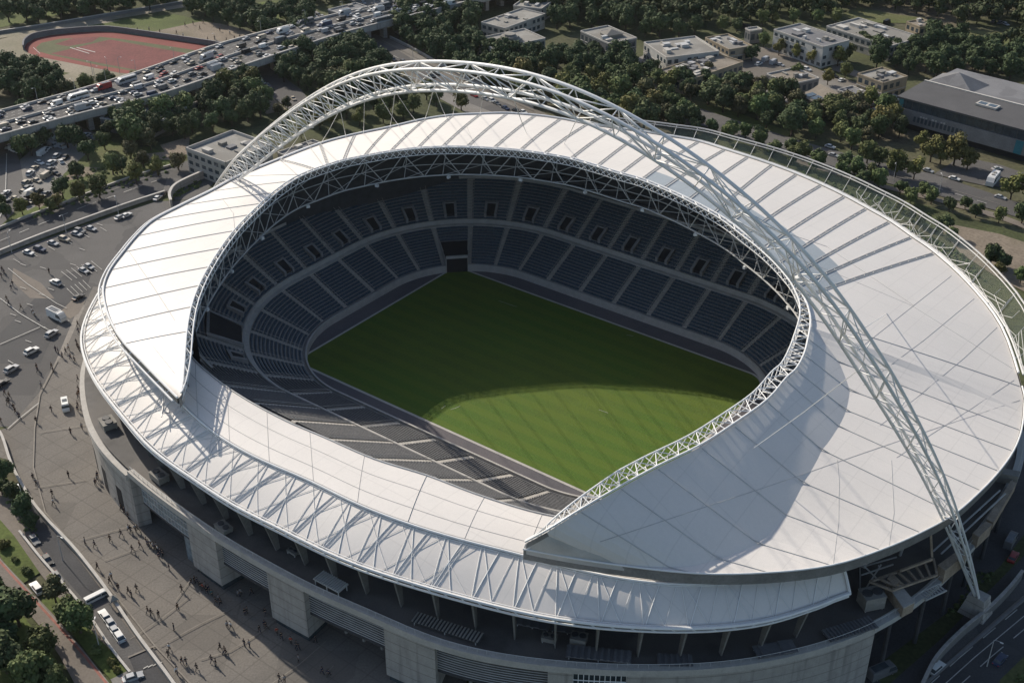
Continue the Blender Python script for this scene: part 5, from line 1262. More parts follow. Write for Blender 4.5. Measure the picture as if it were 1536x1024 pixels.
wood([(1290,100),(1400,120),(1480,118),(1540,132),(1540,84),(1450,78),(1390,62),(1400,78),(1340,84)], 8.8, ['dark','mid','brown','mid'], 1.1, '{} tree in the grove behind the big grey hall', 'grove behind the hall')
wood([(440,12),(466,30),(458,66),(400,60),(330,38),(275,26),(285,14),(340,20),(400,30),(420,28)], 8.0, ['dark','dark','mid'], 1.1, '{} tree in the belt between the dirt field and the flyover', 'belt beyond the dirt field', 40)
wood([(-10,150),(60,158),(92,142),(80,128),(40,112),(-10,100)], 7.6, ['dark','dark','mid'], 1.1, '{} tree in the left edge wood below the running track', 'wood at the left edge', 22)
wood([(10,34),(60,38),(150,26),(250,12),(250,2),(150,6),(30,20)], 8.5, ['dark'], 1.15, '{} tree in the long row beyond the far road at the top left', 'row at the top left', 26)
wood([(830,32),(870,22),(1000,46),(1060,50),(1050,58),(965,58),(915,42),(866,44),(835,50)], 8.4, ['dark','dark','mid'], 1.1, '{} tree behind the pyramid rooflight block', 'trees behind the rooflight block')
wood([(930,98),(985,108),(975,122),(1010,140),(960,128)], 8.0, ['mid','olive'], .9, '{} tree beside the tan workshop', 'trees beside the workshop')
wood([(1060,140),(1140,140),(1200,168),(1180,182),(1100,165),(1050,150)], 8.0, ['dark','mid','brown'], 1.0, '{} tree in front of the tan workshop', 'trees in front of the workshop')
wood([(1290,200),(1350,215),(1345,180),(1300,168),(1250,165),(1210,170)], 8.0, ['dark','mid','brown','olive'], 1.0, '{} tree left of the big grey hall', 'trees left of the hall')
wood([(1390,60),(1440,62),(1430,80),(1395,78)], 8.0, ['dark','mid'], 1.0, '{} tree behind the long grey building', 'trees behind the long building')
row('on the slip road beside the running track', 'trees on the slip road', [(36,172,'dark',.75),(68,158,'dark',.7),(103,152,'dark',.95),(130,138,'mid',.8),(161,135,'dark',.95),(145,150,'olive',.6),(112,160,'olive',.5),(200,125,'olive',.5)])
# ---- far woods that read as one mass
def far_wood(name, label, polys, gap, scale):
    mb = MB(); rn = random.Random(5)
    for poly in polys:
        for p, k, s in scatter(poly, gap, ['a', 'b'], scale, 500):
            rx = 4.6*s; rz = 4.4*s; cs = [Vector((0, 0, 2+rz))]+[Vector((rn.uniform(-.6, .6)*rx, rn.uniform(-.6, .6)*rx, 2+rz*rn.uniform(.4, 1.6))) for _ in range(6)]
            for c in cs:
                r = rx*rn.uniform(.38, .6); n = 6; rings = []
                for i in range(4):
                    th = math.pi*(i+.5)/4; rings.append([p+c+Vector((math.sin(th)*math.cos(1.047*j), math.sin(th)*math.sin(1.047*j), math.cos(th)*.85))*(r*.8*rn.uniform(.7, 1.2)) for j in range(n)])
                mb.add([q for g_ in rings for q in g_], [(i*n+j, (i+1)*n+j, (i+1)*n+(j+1) % n, i*n+(j+1) % n) for i in range(3) for j in range(n)]+[tuple(range(n))])
                for _ in range(26):
                    z = rn.uniform(-.5, 1); a = rn.uniform(0, 6.283); s_ = math.sqrt(1-z*z); d = Vector((s_*math.cos(a), s_*math.sin(a), z)); q = p+c+d*r*rn.uniform(.75, 1.15); t = d.cross(Vector((rn.random(), rn.random(), .3))).normalized(); b = (d+Vector((rn.uniform(-.7, .7), rn.uniform(-.7, .7), .3))).cross(t).normalized(); w = rn.uniform(.5, 1.0)
                    mb.add([q-t*w, q-b*w, q+t*w, q+b*w], [(0, 1, 2, 3)])
            mb.tube([p-Vector((0, 0, .3)), p+Vector((0, 0, 3))], .35, 5)
    return tag(mb.build(name, MT['f_dark']), label, 'wood', kind='stuff')
SPEC.sort(key=lambda t: (t[3] is None, (t[0]-Vector((0, 0, H))).length))      # the largest in view stand singly
NEAR, REST = SPEC[:296], SPEC[296:]
for t in NEAR: plant(*t)
bulk = MB()
for (p, key, s, *_r) in REST:
    pr = trn.choice(PROTO[key])[0]; rz = trn.uniform(0, 6.28); M_ = Matrix.Translation(p) @ Matrix.Rotation(rz, 4, 'Z') @ Matrix.Scale(s, 4)
    for ch in pr.children:
        bulk.add([M_ @ v.co for v in ch.data.vertices], [tuple(f.vertices) for f in ch.data.polygons], 1 if ch.name.startswith('trunk') else 0)
tag(bulk.build('distant_trees', [MT['f_dark'], MT['bark']]), 'crowded distant trees of the groves and belts at the back', 'trees', kind='stuff')
for key, lst in PROTO.items():
    for ch in lst:
        if not ch[1]:
            for c_ in list(ch[0].children): bpy.data.objects.remove(c_)
            bpy.data.objects.remove(ch[0])
far_wood('far_wood', 'dark far wood along the top edge of the picture on the right', [[(866,22),(1000,44),(1060,46),(1140,34),(1250,30),(1290,10),(1300,-30),(1200,-40),(860,-40),(840,-10)],
  [(1290,8),(1400,26),(1430,40),(1480,40),(1640,60),(1640,-30),(1290,-40)], [(1480,72),(1560,96),(1640,96),(1640,60),(1560,66)], [(700,-8),(780,22),(860,30),(840,-30),(700,-30)]], 8.6, 1.15)
far_wood('far_wood', 'far trees at the top left edge beyond the roads', [[(-60,20),(-60,-40),(400,-50),(400,-18),(300,-4),(150,2),(20,14)], [(470,8),(500,2),(700,-12),(700,-40),(400,-50),(400,-12),(450,-2)], [(600,60),(604,44),(640,28),(690,12),(700,-2),(640,14),(596,34)]], 8.6, 1.1)
ub = MB(); rn = random.Random(8)
for poly, n_ in (([(60,330),(100,312),(260,256),(270,245),(190,268),(40,322)], 60), ([(100,290),(230,250),(250,235),(200,228),(110,262)], 45), ([(0,700),(20,740),(50,792),(60,810),(40,800),(0,735)], 60), ([(1200,268),(1300,304),(1420,340),(1440,332),(1300,292),(1200,258)], 60),
   ([(1520,1024),(1545,1000),(1545,1030)], 12), ([(1490,860),(1440,908),(1420,925),(1470,860)], 50), ([(255,300),(300,280),(300,262),(262,290)], 30), ([(600,62),(700,110),(690,100),(604,52)], 30), ([(1350,335),(1440,380),(1480,425),(1420,385)], 40)):
    for p, k, s in scatter(poly, 1.6, ['a'], 1, n_):
        r = rn.uniform(.5, 1.3)
        for _ in range(46):
            z = rn.uniform(-.1, 1); a = rn.uniform(0, 6.283); s_ = math.sqrt(max(0, 1-z*z)); d = Vector((s_*math.cos(a), s_*math.sin(a), z)); q = p+d*r*rn.uniform(.5, 1.05); t = d.cross(Vector((rn.random(), rn.random(), .3))).normalized(); b = d.cross(t); w = rn.uniform(.18, .36)
            ub.add([q-t*w, q-b*w, q+t*w, q+b*w], [(0, 1, 2, 3)])
tag(ub.build('undergrowth', MT['f_mid']), 'low scrub and ground cover along road banks and hedges', 'undergrowth', kind='stuff')
# ================================================================== VEHICLES
CARCOL = {'white': (.62, .62, .60, 1), 'silver': (.36, .37, .38, 1), 'grey': (.13, .135, .14, 1), 'black': (.018, .018, .02, 1), 'dark blue': (.03, .045, .09, 1), 'red': (.26, .03, .03, 1), 'beige': (.4, .35, .27, 1)}
def shell(mb, prof, w0, wtop, m=0):            # side profile lofted across the width: prof = [(x, z, inset)]
    n = len(prof); L_ = [Vector((x, -(w0/2-i), z)) for x, z, i in prof]; R_ = [Vector((x, w0/2-i, z)) for x, z, i in prof]
    mb.add(L_+R_, [tuple(range(n)), tuple(reversed(range(n, 2*n)))]+[((k+1) % n, k, n+k, n+(k+1) % n) for k in range(n)], m)
def make_car(kind, simple=False):
    dims = {'car': (4.5, 1.85, 1.45), 'suv': (4.8, 1.95, 1.75), 'van': (5.4, 2.05, 2.3), 'truck': (7.6, 2.4, 3.0), 'bus': (10.5, 2.6, 3.1), 'camper': (7.4, 2.5, 3.1)}[kind]; L, W, Hh = dims
    root = empty({'car': 'parked_car', 'suv': 'parked_car', 'van': 'van', 'truck': 'lorry', 'bus': 'bus', 'camper': 'camper_van'}[kind]); zb = .32; h = L/2
    lower = .5*Hh if kind in ('car', 'suv') else .42*Hh
    body = MB(); glass = MB()
    if kind in ('car', 'suv'):
        zl = .60*Hh
        shell(body, [(-h, zb, .08), (h, zb, .08), (h, zb+.3, .04), (h*.96, zl-.12, .06), (h*.45, zl, .05), (-h*.86, zl+.02, .05), (-h, zl-.1, .08)], W, W)
        back = -.80 if kind == 'suv' else -.62
        shell(glass, [(h*.42, zl-.02, .10), (h*.14, Hh-.07, .26), (h*back*.9, Hh-.07, .26), (h*back*1.18, zl, .12)], W, W)
        shell(body, [(h*.16, Hh-.09, .25), (h*.12, Hh, .30), (h*back*.85, Hh, .30), (h*back*.92, Hh-.09, .25)], W, W)
    else:
        nose = h*.72 if kind in ('van', 'camper') else h*.78
        shell(body, [(-h, zb, .03), (h, zb, .05), (h, lower, .05), (nose, lower+.35 if kind == 'van' else Hh*.9, .06), (nose*.82, Hh-.04, .12), (nose*.8, Hh, .2), (-h*.98, Hh, .2), (-h, Hh-.1, .06)], W, W)
        zt = Hh*.82; shell(glass, [(nose+.14 if kind == 'van' else h*.985, lower+.12, -.02), (nose*.99, zt, .0), (h*.34, zt, -.015), (h*.30, lower+.15, -.015)], W, W)
        if kind in ('bus',): shell(glass, [(h*.26, lower+.35, -.015), (h*.26, zt, -.015), (-h*.92, zt, -.015), (-h*.92, lower+.35, -.015)], W, W)
        if kind == 'truck':
            body.box((-h*.28, 0, Hh), L*.66, W*.94, .12); glass.box((-h*.28, 0, Hh+.121), L*.56, W*.74, .03)
    if simple:
        b = MB(); b.add(body.v, body.f, 0); b.add(glass.v, glass.f, 1)
        for x in (-h*.62, h*.62):
            for y in (-W/2+.12, W/2-.12): b.tube([(x, y-.1, .32), (x, y+.1, .32)], .32, 8, 2)
        o = b.build('body', [MT['car'], MT['glass'], MT['tyre']]); bpy.data.objects.remove(root)
        return o
    bo = body.build('body', MT['car'], root); glass.build('window', MT['glass'], root)
    for x in (-h*.62, h*.62):
        for y in (-W/2+.1, W/2-.1):
            mb = MB(); mb.tube([(x, y-.11, .33), (x, y+.11, .33)], .33, 12); wh = mb.build('tyre', MT['tyre'], root)
            mb = MB(); s = 1 if y > 0 else -1; mb.tube([(x, y+.09*s, .33), (x, y+.125*s, .33)], .2, 10); mb.build('rim', MT['rim'], wh)
    for y in (-W*.34, W*.34):
        mb = MB(); mb.box((h*.985, y, .55), .1, .36, .18); mb.build('headlight', MT['lamp'], root)
        mb = MB(); mb.box((-h*.985, y, .62), .1, .3, .2); mb.build('tail_light', MT['tail'], root)
    if kind == 'van': mb = MB(); mb.box((-h*.2, 0, Hh+.001), 1.5, 1.3, .06); mb.build('roof_hatch', MT['glass'], root)
    if kind == 'camper':
        for x in (-h*.3, h*.2): mb = MB(); mb.box((x, 0, Hh), .9, .9, .25); mb.build('roof_vent', MT['flat_roof'], root)
        mb = MB(); shell(mb, [(h*.5, Hh*.62, -.02), (h*.5, Hh*.72, -.02), (-h*.9, Hh*.72, -.02), (-h*.9, Hh*.62, -.02)], W, W); mb.build('trim_stripe', MT['grey_roof'], root)
    return root
CARP = {}; vrn = random.Random(21)
def vehicle(kind, color, u, v, du, dv, place, group, simple=False, z=0.0, scale=1.0, desc=None, pos=None):
    key = (kind, simple)
    if key not in CARP: CARP[key] = make_car(kind, simple); root = CARP[key]; 
    else: root = copy_tree(CARP[key])
    p = pos if pos is not None else at(u, v, z); q = at(u+du, v+dv, z); root.location = (p.x, p.y, z+.06); root.rotation_euler = (0, 0, math.atan2(q.y-p.y, q.x-p.x) if pos is None else du); root.scale = (scale,)*3
    for o in [root]+list(root.children): o.color = CARCOL[color]
    if simple: root.name = {'car': 'car', 'suv': 'car', 'van': 'van', 'truck': 'lorry', 'bus': 'bus', 'camper': 'camper_van'}[kind]
    nm = {'suv': 'estate', 'truck': 'lorry', 'camper': 'camper'}.get(kind, kind)
    root['category'] = {'suv': 'car', 'camper': 'camper', 'truck': 'lorry'}.get(kind, kind)
    if group: root['group'] = group
    if desc: root['label'] = desc
    else: later(root, f'{color} {nm}', place, u)
    return root
CP = 'in the left car park'; G1 = 'vehicles on the forecourt'
vehicle('truck', 'white', 86, 478, 16, 8, None, G1, desc='white box lorry with a grey roof hatch, parked at the edge of the car park')
vehicle('suv', 'silver', 78, 503, 18, -12, CP, G1); vehicle('suv', 'white', 48, 529, 22, -11, CP, G1); vehicle('suv', 'silver', 18, 556, 20, -12, CP, G1)
vehicle('car', 'black', 4, 577, 12, -8, CP, G1); vehicle('suv', 'white', 84, 426, -14, -6, CP, G1); vehicle('car', 'black', 118, 448, 14, -8, CP, G1); vehicle('car', 'silver', 134, 402, 13, 6, CP, G1); vehicle('car','silver',126,408,13,6,CP,G1)
for k, (u, v, c) in enumerate([(43,381,'white'),(60,376,'dark blue'),(80,367,'silver'),(97,361,'beige'),(115,353,'silver'),(120,349,'grey'),(137,345,'silver')]): vehicle('suv' if k % 2 else 'car', c, u, v, 14, 4, 'along the low car park wall', G1)
vehicle('car', 'silver', 180, 328, 14, -7, CP, G1); vehicle('car', 'white', 190, 325, 14, -7, CP, G1); vehicle('car','black',245,292,6,-8,'beside the ramp parapet',G1); vehicle('car','white',237,299,8,-6,'beside the ramp parapet',G1)
vehicle('van', 'white', 99, 612, 2, 14, None, G1, desc='white van with dark roof hatch standing alone on the plaza')
vehicle('bus', 'white', 146, 898, 14, -7, None, G1, desc='low white minibus crossing the end of the kerbed strip at the lower left', scale=.55)
vehicle('car', 'white', 158, 926, -8, -11, 'on the kerbed strip at the lower left', G1); vehicle('car', 'silver', 165, 935, -8, -11, 'on the kerbed strip at the lower left', G1); vehicle('suv', 'white', 178, 956, -9, -13, 'on the kerbed strip at the lower left', G1); vehicle('car','silver',171,946,-9,-13,'on the kerbed strip at the lower left',G1)
vehicle('suv', 'white', 56, 885, -8, -10, None, G1, desc='white estate car parked beside the grass verge at the lower left'); vehicle('car', 'silver', 200, 1018, 12, -4, None, G1, desc='silver car at the bottom edge beside the kerbed strip')
vehicle('car','grey',52,812,10,13,'in the shaded lane at the lower left',G1); vehicle('car','black',72,842,10,13,'in the shaded lane at the lower left',G1); vehicle('car','grey',86,868,10,13,'in the shaded lane at the lower left',G1)
RB = 'vehicles on the bottom right roads'
vehicle('suv', 'white', 1404, 1005, 14, -12, None, RB, desc='white estate car by the tall pale wall in the bottom right corner'); vehicle('car', 'dark blue', 1499, 992, 12, -14, None, RB, desc='dark blue car on the outer lanes in the bottom right corner')
vehicle('truck', 'grey', 1515, 815, 8, -14, None, RB, desc='grey lorry in the shade at the right foot of the stadium', scale=.8); vehicle('car', 'red', 1519, 838, 8, -14, None, RB, desc='red car behind the lorry at the right foot of the stadium'); vehicle('van','grey',1455,815,8,-10,None,RB,desc='dark grey van in deep shade under the deck edge by the arch base')
vehicle('truck', 'grey', 1322, 1012, 16, -7, None, RB, desc='grey flat lorry in the shaded service yard by the concrete wall', scale=.9)
RR = 'vehicles on the road right of the roof'
vehicle('camper', 'white', 1488, 275, -12, 14, None, RR, desc='white and grey camper van on the road beside the hall', scale=1.25)
vehicle('car','silver',1495,255,14,-2,'near the camper van',RR); vehicle('car','white',1431,270,12,3,'near the camper van',RR); vehicle('car','silver',1392,258,12,4,'near the camper van',RR)
for u,v,c in ((1245,222,'white'),(1318,262,'grey'),(1250,235,'silver'),(1500,298,'silver')): vehicle('car', c, u, v, 14, 4, 'on the road right of the roof', RR)
BR = 'vehicles on the road behind the arch'
for u,v,c,k in ((728,150,'silver','car'),(738,153,'white','suv'),(745,157,'grey','car'),(758,164,'dark blue','car'),(711,145,'red','car'),(648,116,'black','car'),(605,94,'grey','car'),(590,92,'black','suv'),(655,112,'black','car'),(774,168,'black','car'),(560,78,'beige','truck'),(785,170,'white','car')): vehicle(k, c, u, v, 14, 7, 'on the road behind the arch', BR, simple=True)
for u,v,c in ((394,125,'white'),(402,130,'grey'),(407,135,'black'),(440,150,'beige'),(390,118,'silver')): vehicle('car', c, u, v, 8, 8, 'on the road stub below the flyover', BR, simple=True)
LOT = 'cars in the cluttered lot at the far left'
for k,(u,v) in enumerate([(4,296),(8,301),(3,306),(10,291),(46,292),(52,297),(38,300),(58,289),(50,303),(62,298),(70,292),(43,284),(36,290),(66,216),(74,213),(82,210),(92,222),(80,220),(70,226),(64,232),(98,238),(92,244),(86,236),(78,246),(60,246),(52,254),(76,256),(34,226),(26,224),(84,262),(70,266),(46,262),(130,205),(138,209),(98,200),(90,196),(22,228),(14,222),(36,306),(28,312),(24,300),(56,273),(40,276)]):
    vehicle(vrn.choice(['car','car','suv','van']), vrn.choice(['white','white','silver','grey','black','beige']), u, v, vrn.choice([14,12,-6]), vrn.choice([-8,5,-10]), 'in the cluttered lot at the far left', LOT, simple=True)
for k,(u,v) in enumerate([(995,92),(1010,88),(1058,96),(1240,112),(1250,116),(1262,122),(1340,150),(1330,154),(1160,96),(1170,99),(1148,92),(1138,98),(1210,106),(1120,44),(1320,85),(1315,88),(1500,36),(1508,38),(1490,34),(1330,36),(1442,30)]):
    vehicle(vrn.choice(['car','van','suv']), vrn.choice(['white','silver','grey','black']), u, v, 12, vrn.choice([4,5,-6]), 'among the campus buildings', 'cars on the campus', simple=True)
for k,(u,v) in enumerate([(462,18),(470,21),(478,24),(484,27),(472,26),(452,12),(545,6),(560,10),(572,3)]):
    vehicle('car', vrn.choice(['white','silver','grey','black']), u, v, 12, 6, 'beyond the flyover', 'cars beyond the flyover', simple=True)
# traffic on the flyover: six lanes, each vehicle a thing
lanes = [(.06, 'nearest'), (.18, 'second'), (.30, 'third'), (.42, 'fourth'), (.54, 'fifth'), (.66, 'sixth'), (.78, 'seventh'), (.91, 'farthest')]
def scr(p):
    w = p-Vector((0, 0, H)); dep = w.y*math.cos(PITCH)-w.z*math.sin(PITCH); up = w.y*math.sin(PITCH)+w.z*math.cos(PITCH); return 768+F*w.x/dep, 512-F*up/dep
for t, ln in lanes:
    s = vrn.uniform(.1, .12)
    while s < .86:
        p = FP(s, t, 0); q = FP(s+.004, t, 0); u, v = scr(p)
        kind = vrn.choice(['car','car','suv','car','van','suv','truck' if vrn.random() < .4 else 'car', 'bus' if vrn.random() < .25 else 'car'])
        if -15 < u < 705 and v > -8 and not (u < 190 and .3 < t < .7 and vrn.random() < .6):
            seg_ = 'beside the track' if u < 250 else ('past the track' if u < 430 else 'up top')
            c = vrn.choice(['white','silver','silver','grey','grey','black','black','dark blue','beige','red' if vrn.random() < .2 else 'silver'])
            ang_ = math.atan2(q.y-p.y, q.x-p.x)+(math.pi if t > .48 else 0)
            vehicle(kind, c, u, v, ang_, 0, f'in the {ln} flyover lane {seg_}', 'traffic on the flyover', simple=True, z=FZ-.03, pos=p, scale=.92)
        s += {'truck': .020, 'bus': .024}.get(kind, .0155)*vrn.uniform(1.0, 2.5)*(1.35 if t < .1 else 1)
# ================================================================== PEOPLE
def skinned(name, joints, bones, rad, m, sub=1):
    me = bpy.data.meshes.new(name); me.from_pydata(joints, bones, []); o = bpy.data.objects.new(name, me); col.objects.link(o)
    md = o.modifiers.new('s', 'SKIN'); md.use_smooth_shade = True
    for sv, r_ in zip(me.skin_vertices[0].data, rad): sv.radius = (r_[0], r_[1]) if isinstance(r_, tuple) else (r_, r_)
    me.skin_vertices[0].data[0].use_root = True
    md2 = o.modifiers.new('u', 'SUBSURF'); md2.levels = sub
    dg = bpy.context.evaluated_depsgraph_get(); ne = bpy.data.meshes.new_from_object(o.evaluated_get(dg)); ne.name = name; ne.materials.clear(); ne.materials.append(m)
    bpy.data.objects.remove(o); r_ = bpy.data.objects.new(name, ne); col.objects.link(r_); return r_
def make_person(pose):
    root = empty('person'); st, ar = {'stand': (.06, .05), 'walk': (.30, .22), 'stride': (.40, .30)}[pose]
    lf, rf = Vector((st, .11, .06)), Vector((-st, -.11, .06)); lk, rk = Vector((st*.62, .105, .50)), Vector((-st*.30, -.105, .49))
    if pose != 'stand': rf.z = .12
    hp = Vector((0, 0, .95)); J = [hp, Vector((0, 0, 1.18)), Vector((.01, 0, 1.42)), Vector((.02, 0, 1.53)), Vector((.035, 0, 1.66)), Vector((.04, 0, 1.76))]
    B = [(0, 1), (1, 2), (2, 3), (3, 4), (4, 5)]; RAD = [(.13, .17), (.11, .15), (.11, .18), .055, (.085, .095), .07]
    for s, k, f in ((1, lk, lf), (-1, rk, rf)):
        b = len(J); J += [Vector((0, .10*s, .88)), k, f, f+Vector((.17, 0, -.03))]; B += [(0, b), (b, b+1), (b+1, b+2), (b+2, b+3)]; RAD += [.095, .065, .045, .035]
    hands = []
    for s in (1, -1):
        b = len(J); e = Vector((-ar*s*.45-.02, .26*s, 1.13)); w_ = Vector((-ar*s+.06, .25*s, .88)); hn = w_+Vector((.02, 0, -.09)); J += [Vector((.0, .19*s, 1.40)), e, w_, hn]; B += [(2, b), (b, b+1), (b+1, b+2), (b+2, b+3)]; RAD += [.06, .045, .033, .03]
        for q in range(4): J.append(hn+Vector((-.03+.02*q, 0, -.075+.006*abs(q-1)))); B.append((b+3, len(J)-1)); RAD.append(.009)
        J.append(hn+Vector((.05, 0, -.03))); B.append((b+3, len(J)-1)); RAD.append(.010)
    o = skinned('body', J, B, RAD, MT['skin']); o.parent = root
    J2 = [Vector((0, 0, .98)), Vector((0, 0, 1.18)), Vector((.01, 0, 1.41)), Vector((.015, 0, 1.47))]; B2 = [(0, 1), (1, 2), (2, 3)]; R2 = [(.155, .195), (.135, .175), (.135, .205), (.08, .09)]
    for s in (1, -1):
        b = len(J2); J2 += [Vector((0, .19*s, 1.40)), Vector((-ar*s*.45-.02, .26*s, 1.13)), Vector((-ar*s+.05, .25*s, .91))]; B2 += [(2, b), (b, b+1), (b+1, b+2)]; R2 += [.082, .066, .05]
    o = skinned('jacket', J2, B2, R2, MT['cloth']); o.parent = root
    J3 = [Vector((0, 0, .97))]; B3 = []; R3 = [(.145, .185)]
    for s, k, f in ((1, lk, lf), (-1, rk, rf)):
        b = len(J3); J3 += [Vector((0, .10*s, .86)), k, f+Vector((0, 0, .04))]; B3 += [(0, b), (b, b+1), (b+1, b+2)]; R3 += [.115, .085, .07]
    o = skinned('trousers', J3, B3, R3, MT['cloth']); o.parent = root
    o = skinned('hair', [Vector((.0, 0, 1.73)), Vector((.05, 0, 1.77)), Vector((-.035, 0, 1.66))], [(0, 1), (0, 2)], [(.098, .10), .07, .075], MT['hair']); o.parent = root
    for s in (1, -1):
        mb = MB(); f_ = lf if s > 0 else rf; mb.hexa([f_+Vector((x, y, -.065)) for x, y in ((-.09, -.05), (.20, -.045), (.20, .045), (-.09, .05))], [f_+Vector((x, y, .03)) for x, y in ((-.07, -.045), (.14, -.035), (.14, .035), (-.07, .045))]); mb.build('shoe', MT['tyre'], root)
    return root
PERS = {k: [make_person(k), False] for k in ('stand', 'walk', 'stride')}
prn = random.Random(31)
JCOL = {'black': (.02, .02, .022, 1), 'dark grey': (.05, .05, .055, 1), 'navy': (.025, .03, .06, 1), 'brown': (.09, .06, .04, 1), 'white': (.6, .6, .58, 1), 'red': (.35, .06, .04, 1), 'light grey': (.28, .28, .28, 1), 'teal': (.04, .13, .14, 1)}
def person(u, v, place, jk=None):
    key = prn.choice(['walk', 'walk', 'stride', 'stand']); pr = PERS[key]; root = copy_tree(pr[0]) if pr[1] else pr[0]; pr[1] = True
    p = at(u, v); root.location = (p.x, p.y, .16 if u > 0 else .05); root.rotation_euler = (0, 0, prn.choice([.6, -2.5, -.6, 2.4, 1.6])+prn.uniform(-.5, .5)); root.scale = (1.22,)*3
    c = jk or prn.choice(['black', 'black', 'dark grey', 'navy', 'black', 'brown', 'dark grey', 'white', 'light grey', 'navy'])
    for o in root.children:
        o.color = JCOL[c] if o.name.startswith('jacket') else (prn.choice([(.02, .022, .03, 1), (.03, .035, .06, 1), (.06, .055, .05, 1)]) if o.name.startswith('trousers') else (.03, .02, .015, 1))
    root['category'] = 'person'; root['group'] = 'people around the stadium'
    later(root, {'stand': 'standing', 'walk': 'walking', 'stride': 'striding'}[key]+f' person in {c}', place, u)
def crowd(place, pts, ox=0, oy=0, sc=1.0, special={}):
    for i, (x, y) in enumerate(pts): person(ox+x/sc, oy+y/sc, place, special.get(i))
k7 = dict(ox=0, oy=680, sc=2.977)
crowd('on the upper plaza', [(150,118),(163,140),(235,190),(240,230),(308,108),(437,110),(427,142),(436,128)], **k7)
crowd('by the first paving joint', [(425,418),(381,405),(493,392),(542,370),(576,348),(585,352),(606,348),(616,350),(592,440),(626,420)], **k7)
crowd('in the tight entrance crowd', [(655,405),(664,416),(675,412),(684,424),(692,434),(706,440),(718,452),(728,458),(712,472),(700,428)], **k7)
crowd('in the middle of the plaza', [(757,522),(795,700),(612,614),(812,617),(778,790)], **k7)
crowd('along the pale kerb line', [(437,518),(492,582),(530,612),(575,627),(588,642),(662,714),(677,724),(710,732),(499,560)], **k7)
crowd('beside the first pier', [(856,588),(870,578),(882,584),(896,604),(907,610),(918,604),(934,618),(948,640),(965,672),(978,660),(985,676),(925,628)], special={4: 'red', 7: 'teal'}, **k7)
crowd('in front of the second pier', [(1016,780),(1031,782),(984,878),(1005,892),(945,932),(966,948),(1092,860),(1115,864),(1010,900)], **k7)
crowd('near the bottom plaza wall', [(753,908),(758,880),(814,940),(832,942),(880,968),(1248,1015),(1272,1022),(790,985)], **k7)
crowd('at the second pier foot', [(1160,800),(1190,785),(1182,775),(1238,808),(1258,830),(1300,850),(1325,868),(1335,880),(1334,930),(1440,985),(1468,995),(1410,845)], special={3: 'red', 5: 'red'}, **k7)
crowd('in the shade between the piers', [(1066,640),(1076,634),(1125,630),(1185,722),(1095,722),(1105,715)], special={0: 'light grey', 1: 'light grey'}, **k7)
k4 = dict(ox=0, oy=400, sc=5.12)
crowd('on the car park at the left edge', [(55,265),(70,300),(90,180),(100,150),(15,90),(35,60),(250,360),(268,385),(165,330),(20,40)], **k4)
crowd('at the car park corner', [(380,55),(430,655),(450,668),(480,700),(508,668),(528,640),(400,785),(410,810),(600,630),(590,600),(610,650),(285,790),(295,815),(600,460),(605,515),(545,715),(575,735)], **k4)
crowd('by the low deck wall', [(600,880),(605,960),(600,1010),(610,990),(320,930),(40,990),(75,1010)], **k4)
k6 = dict(ox=0, oy=600, sc=5.12)
crowd('near the white van', [(397,92),(281,175),(545,262),(632,225),(637,80),(600,55),(600,90)], **k6)
crowd('at the kerbed plaza edge', [(110,75),(122,105),(150,140),(70,20),(60,35),(10,180)], **k6)
crowd('by the upper wall foot', [(870,705),(900,790),(935,845),(960,870),(985,910),(880,730)], **k6)
crowd('on the dirt field', [(300,45),(312,62),(322,60),(340,63),(352,60),(330,48),(290,38),(305,36),(265,52),(275,56),(360,58),(375,58),(345,52),(278,40),(400,55)])
crowd('beside the running track wall', [(192,47),(207,48),(224,47),(240,50),(47,96),(64,98)])
# ================================================================== LAMPS, POLES
def lamp(u, v, h, place, z=0.0, arm=1.6):
    if 'lamp' not in PROTO:
        root = empty('street_lamp'); mb = MB(); mb.tube([(0, 0, -.2), (0, 0, h)], [.13, .07], 7); mb.build('pole', MT['grey_steel'], root)
        mb = MB(); mb.tube([(0, 0, h), (arm*.5, 0, h+.25), (arm, 0, h+.2)], .05, 5); mb.build('arm', MT['grey_steel'], root); mb = MB(); mb.box((arm, 0, h+.1), .7, .25, .14); mb.build('lamp_head', MT['white_steel'], root); PROTO['lamp'] = root
    else: root = copy_tree(PROTO['lamp'])
    p = at(u, v, z); root.location = (p.x, p.y, z); root.rotation_euler = (0, 0, random.uniform(0, 6)); root['category'] = 'street lamp'; root['group'] = 'street lamps'; later(root, 'thin grey street lamp', place, u)
for u, v, pl in ((178,322,'beside the road above the car park'),(100,352,'beside the road above the car park'),(18,380,'beside the road above the car park'),(140,117,'at the near side of the running track'),(163,112,'at the near side of the running track'),(144,125,'at the near side of the running track'),(180,111,'at the near side of the running track'),
  (150,975,'on the lower left verge'),(1408,292,'on the road right of the roof'),(1340,272,'on the road right of the roof'),(620,98,'on the road behind the arch'),(700,140,'on the road behind the arch'),(1480,1000,'in the bottom right corner'),(1545,900,'in the bottom right corner'),(95,842,'beside the sunken lane'),(40,770,'beside the sunken lane')): lamp(u, v, 8.0, pl)
for k in range(12):
    s = .16+k*.055; p = FP(s, .99); u, v = scr(p)
    if -10 < u < 720: 
        root = copy_tree(PROTO['lamp']); root.location = (p.x, p.y, FZ); root.rotation_euler = (0, 0, 3.9); root['category'] = 'street lamp'; root['group'] = 'street lamps'; root.scale = (.8,)*3; later(root, 'thin grey street lamp', 'on the far parapet of the flyover', u)
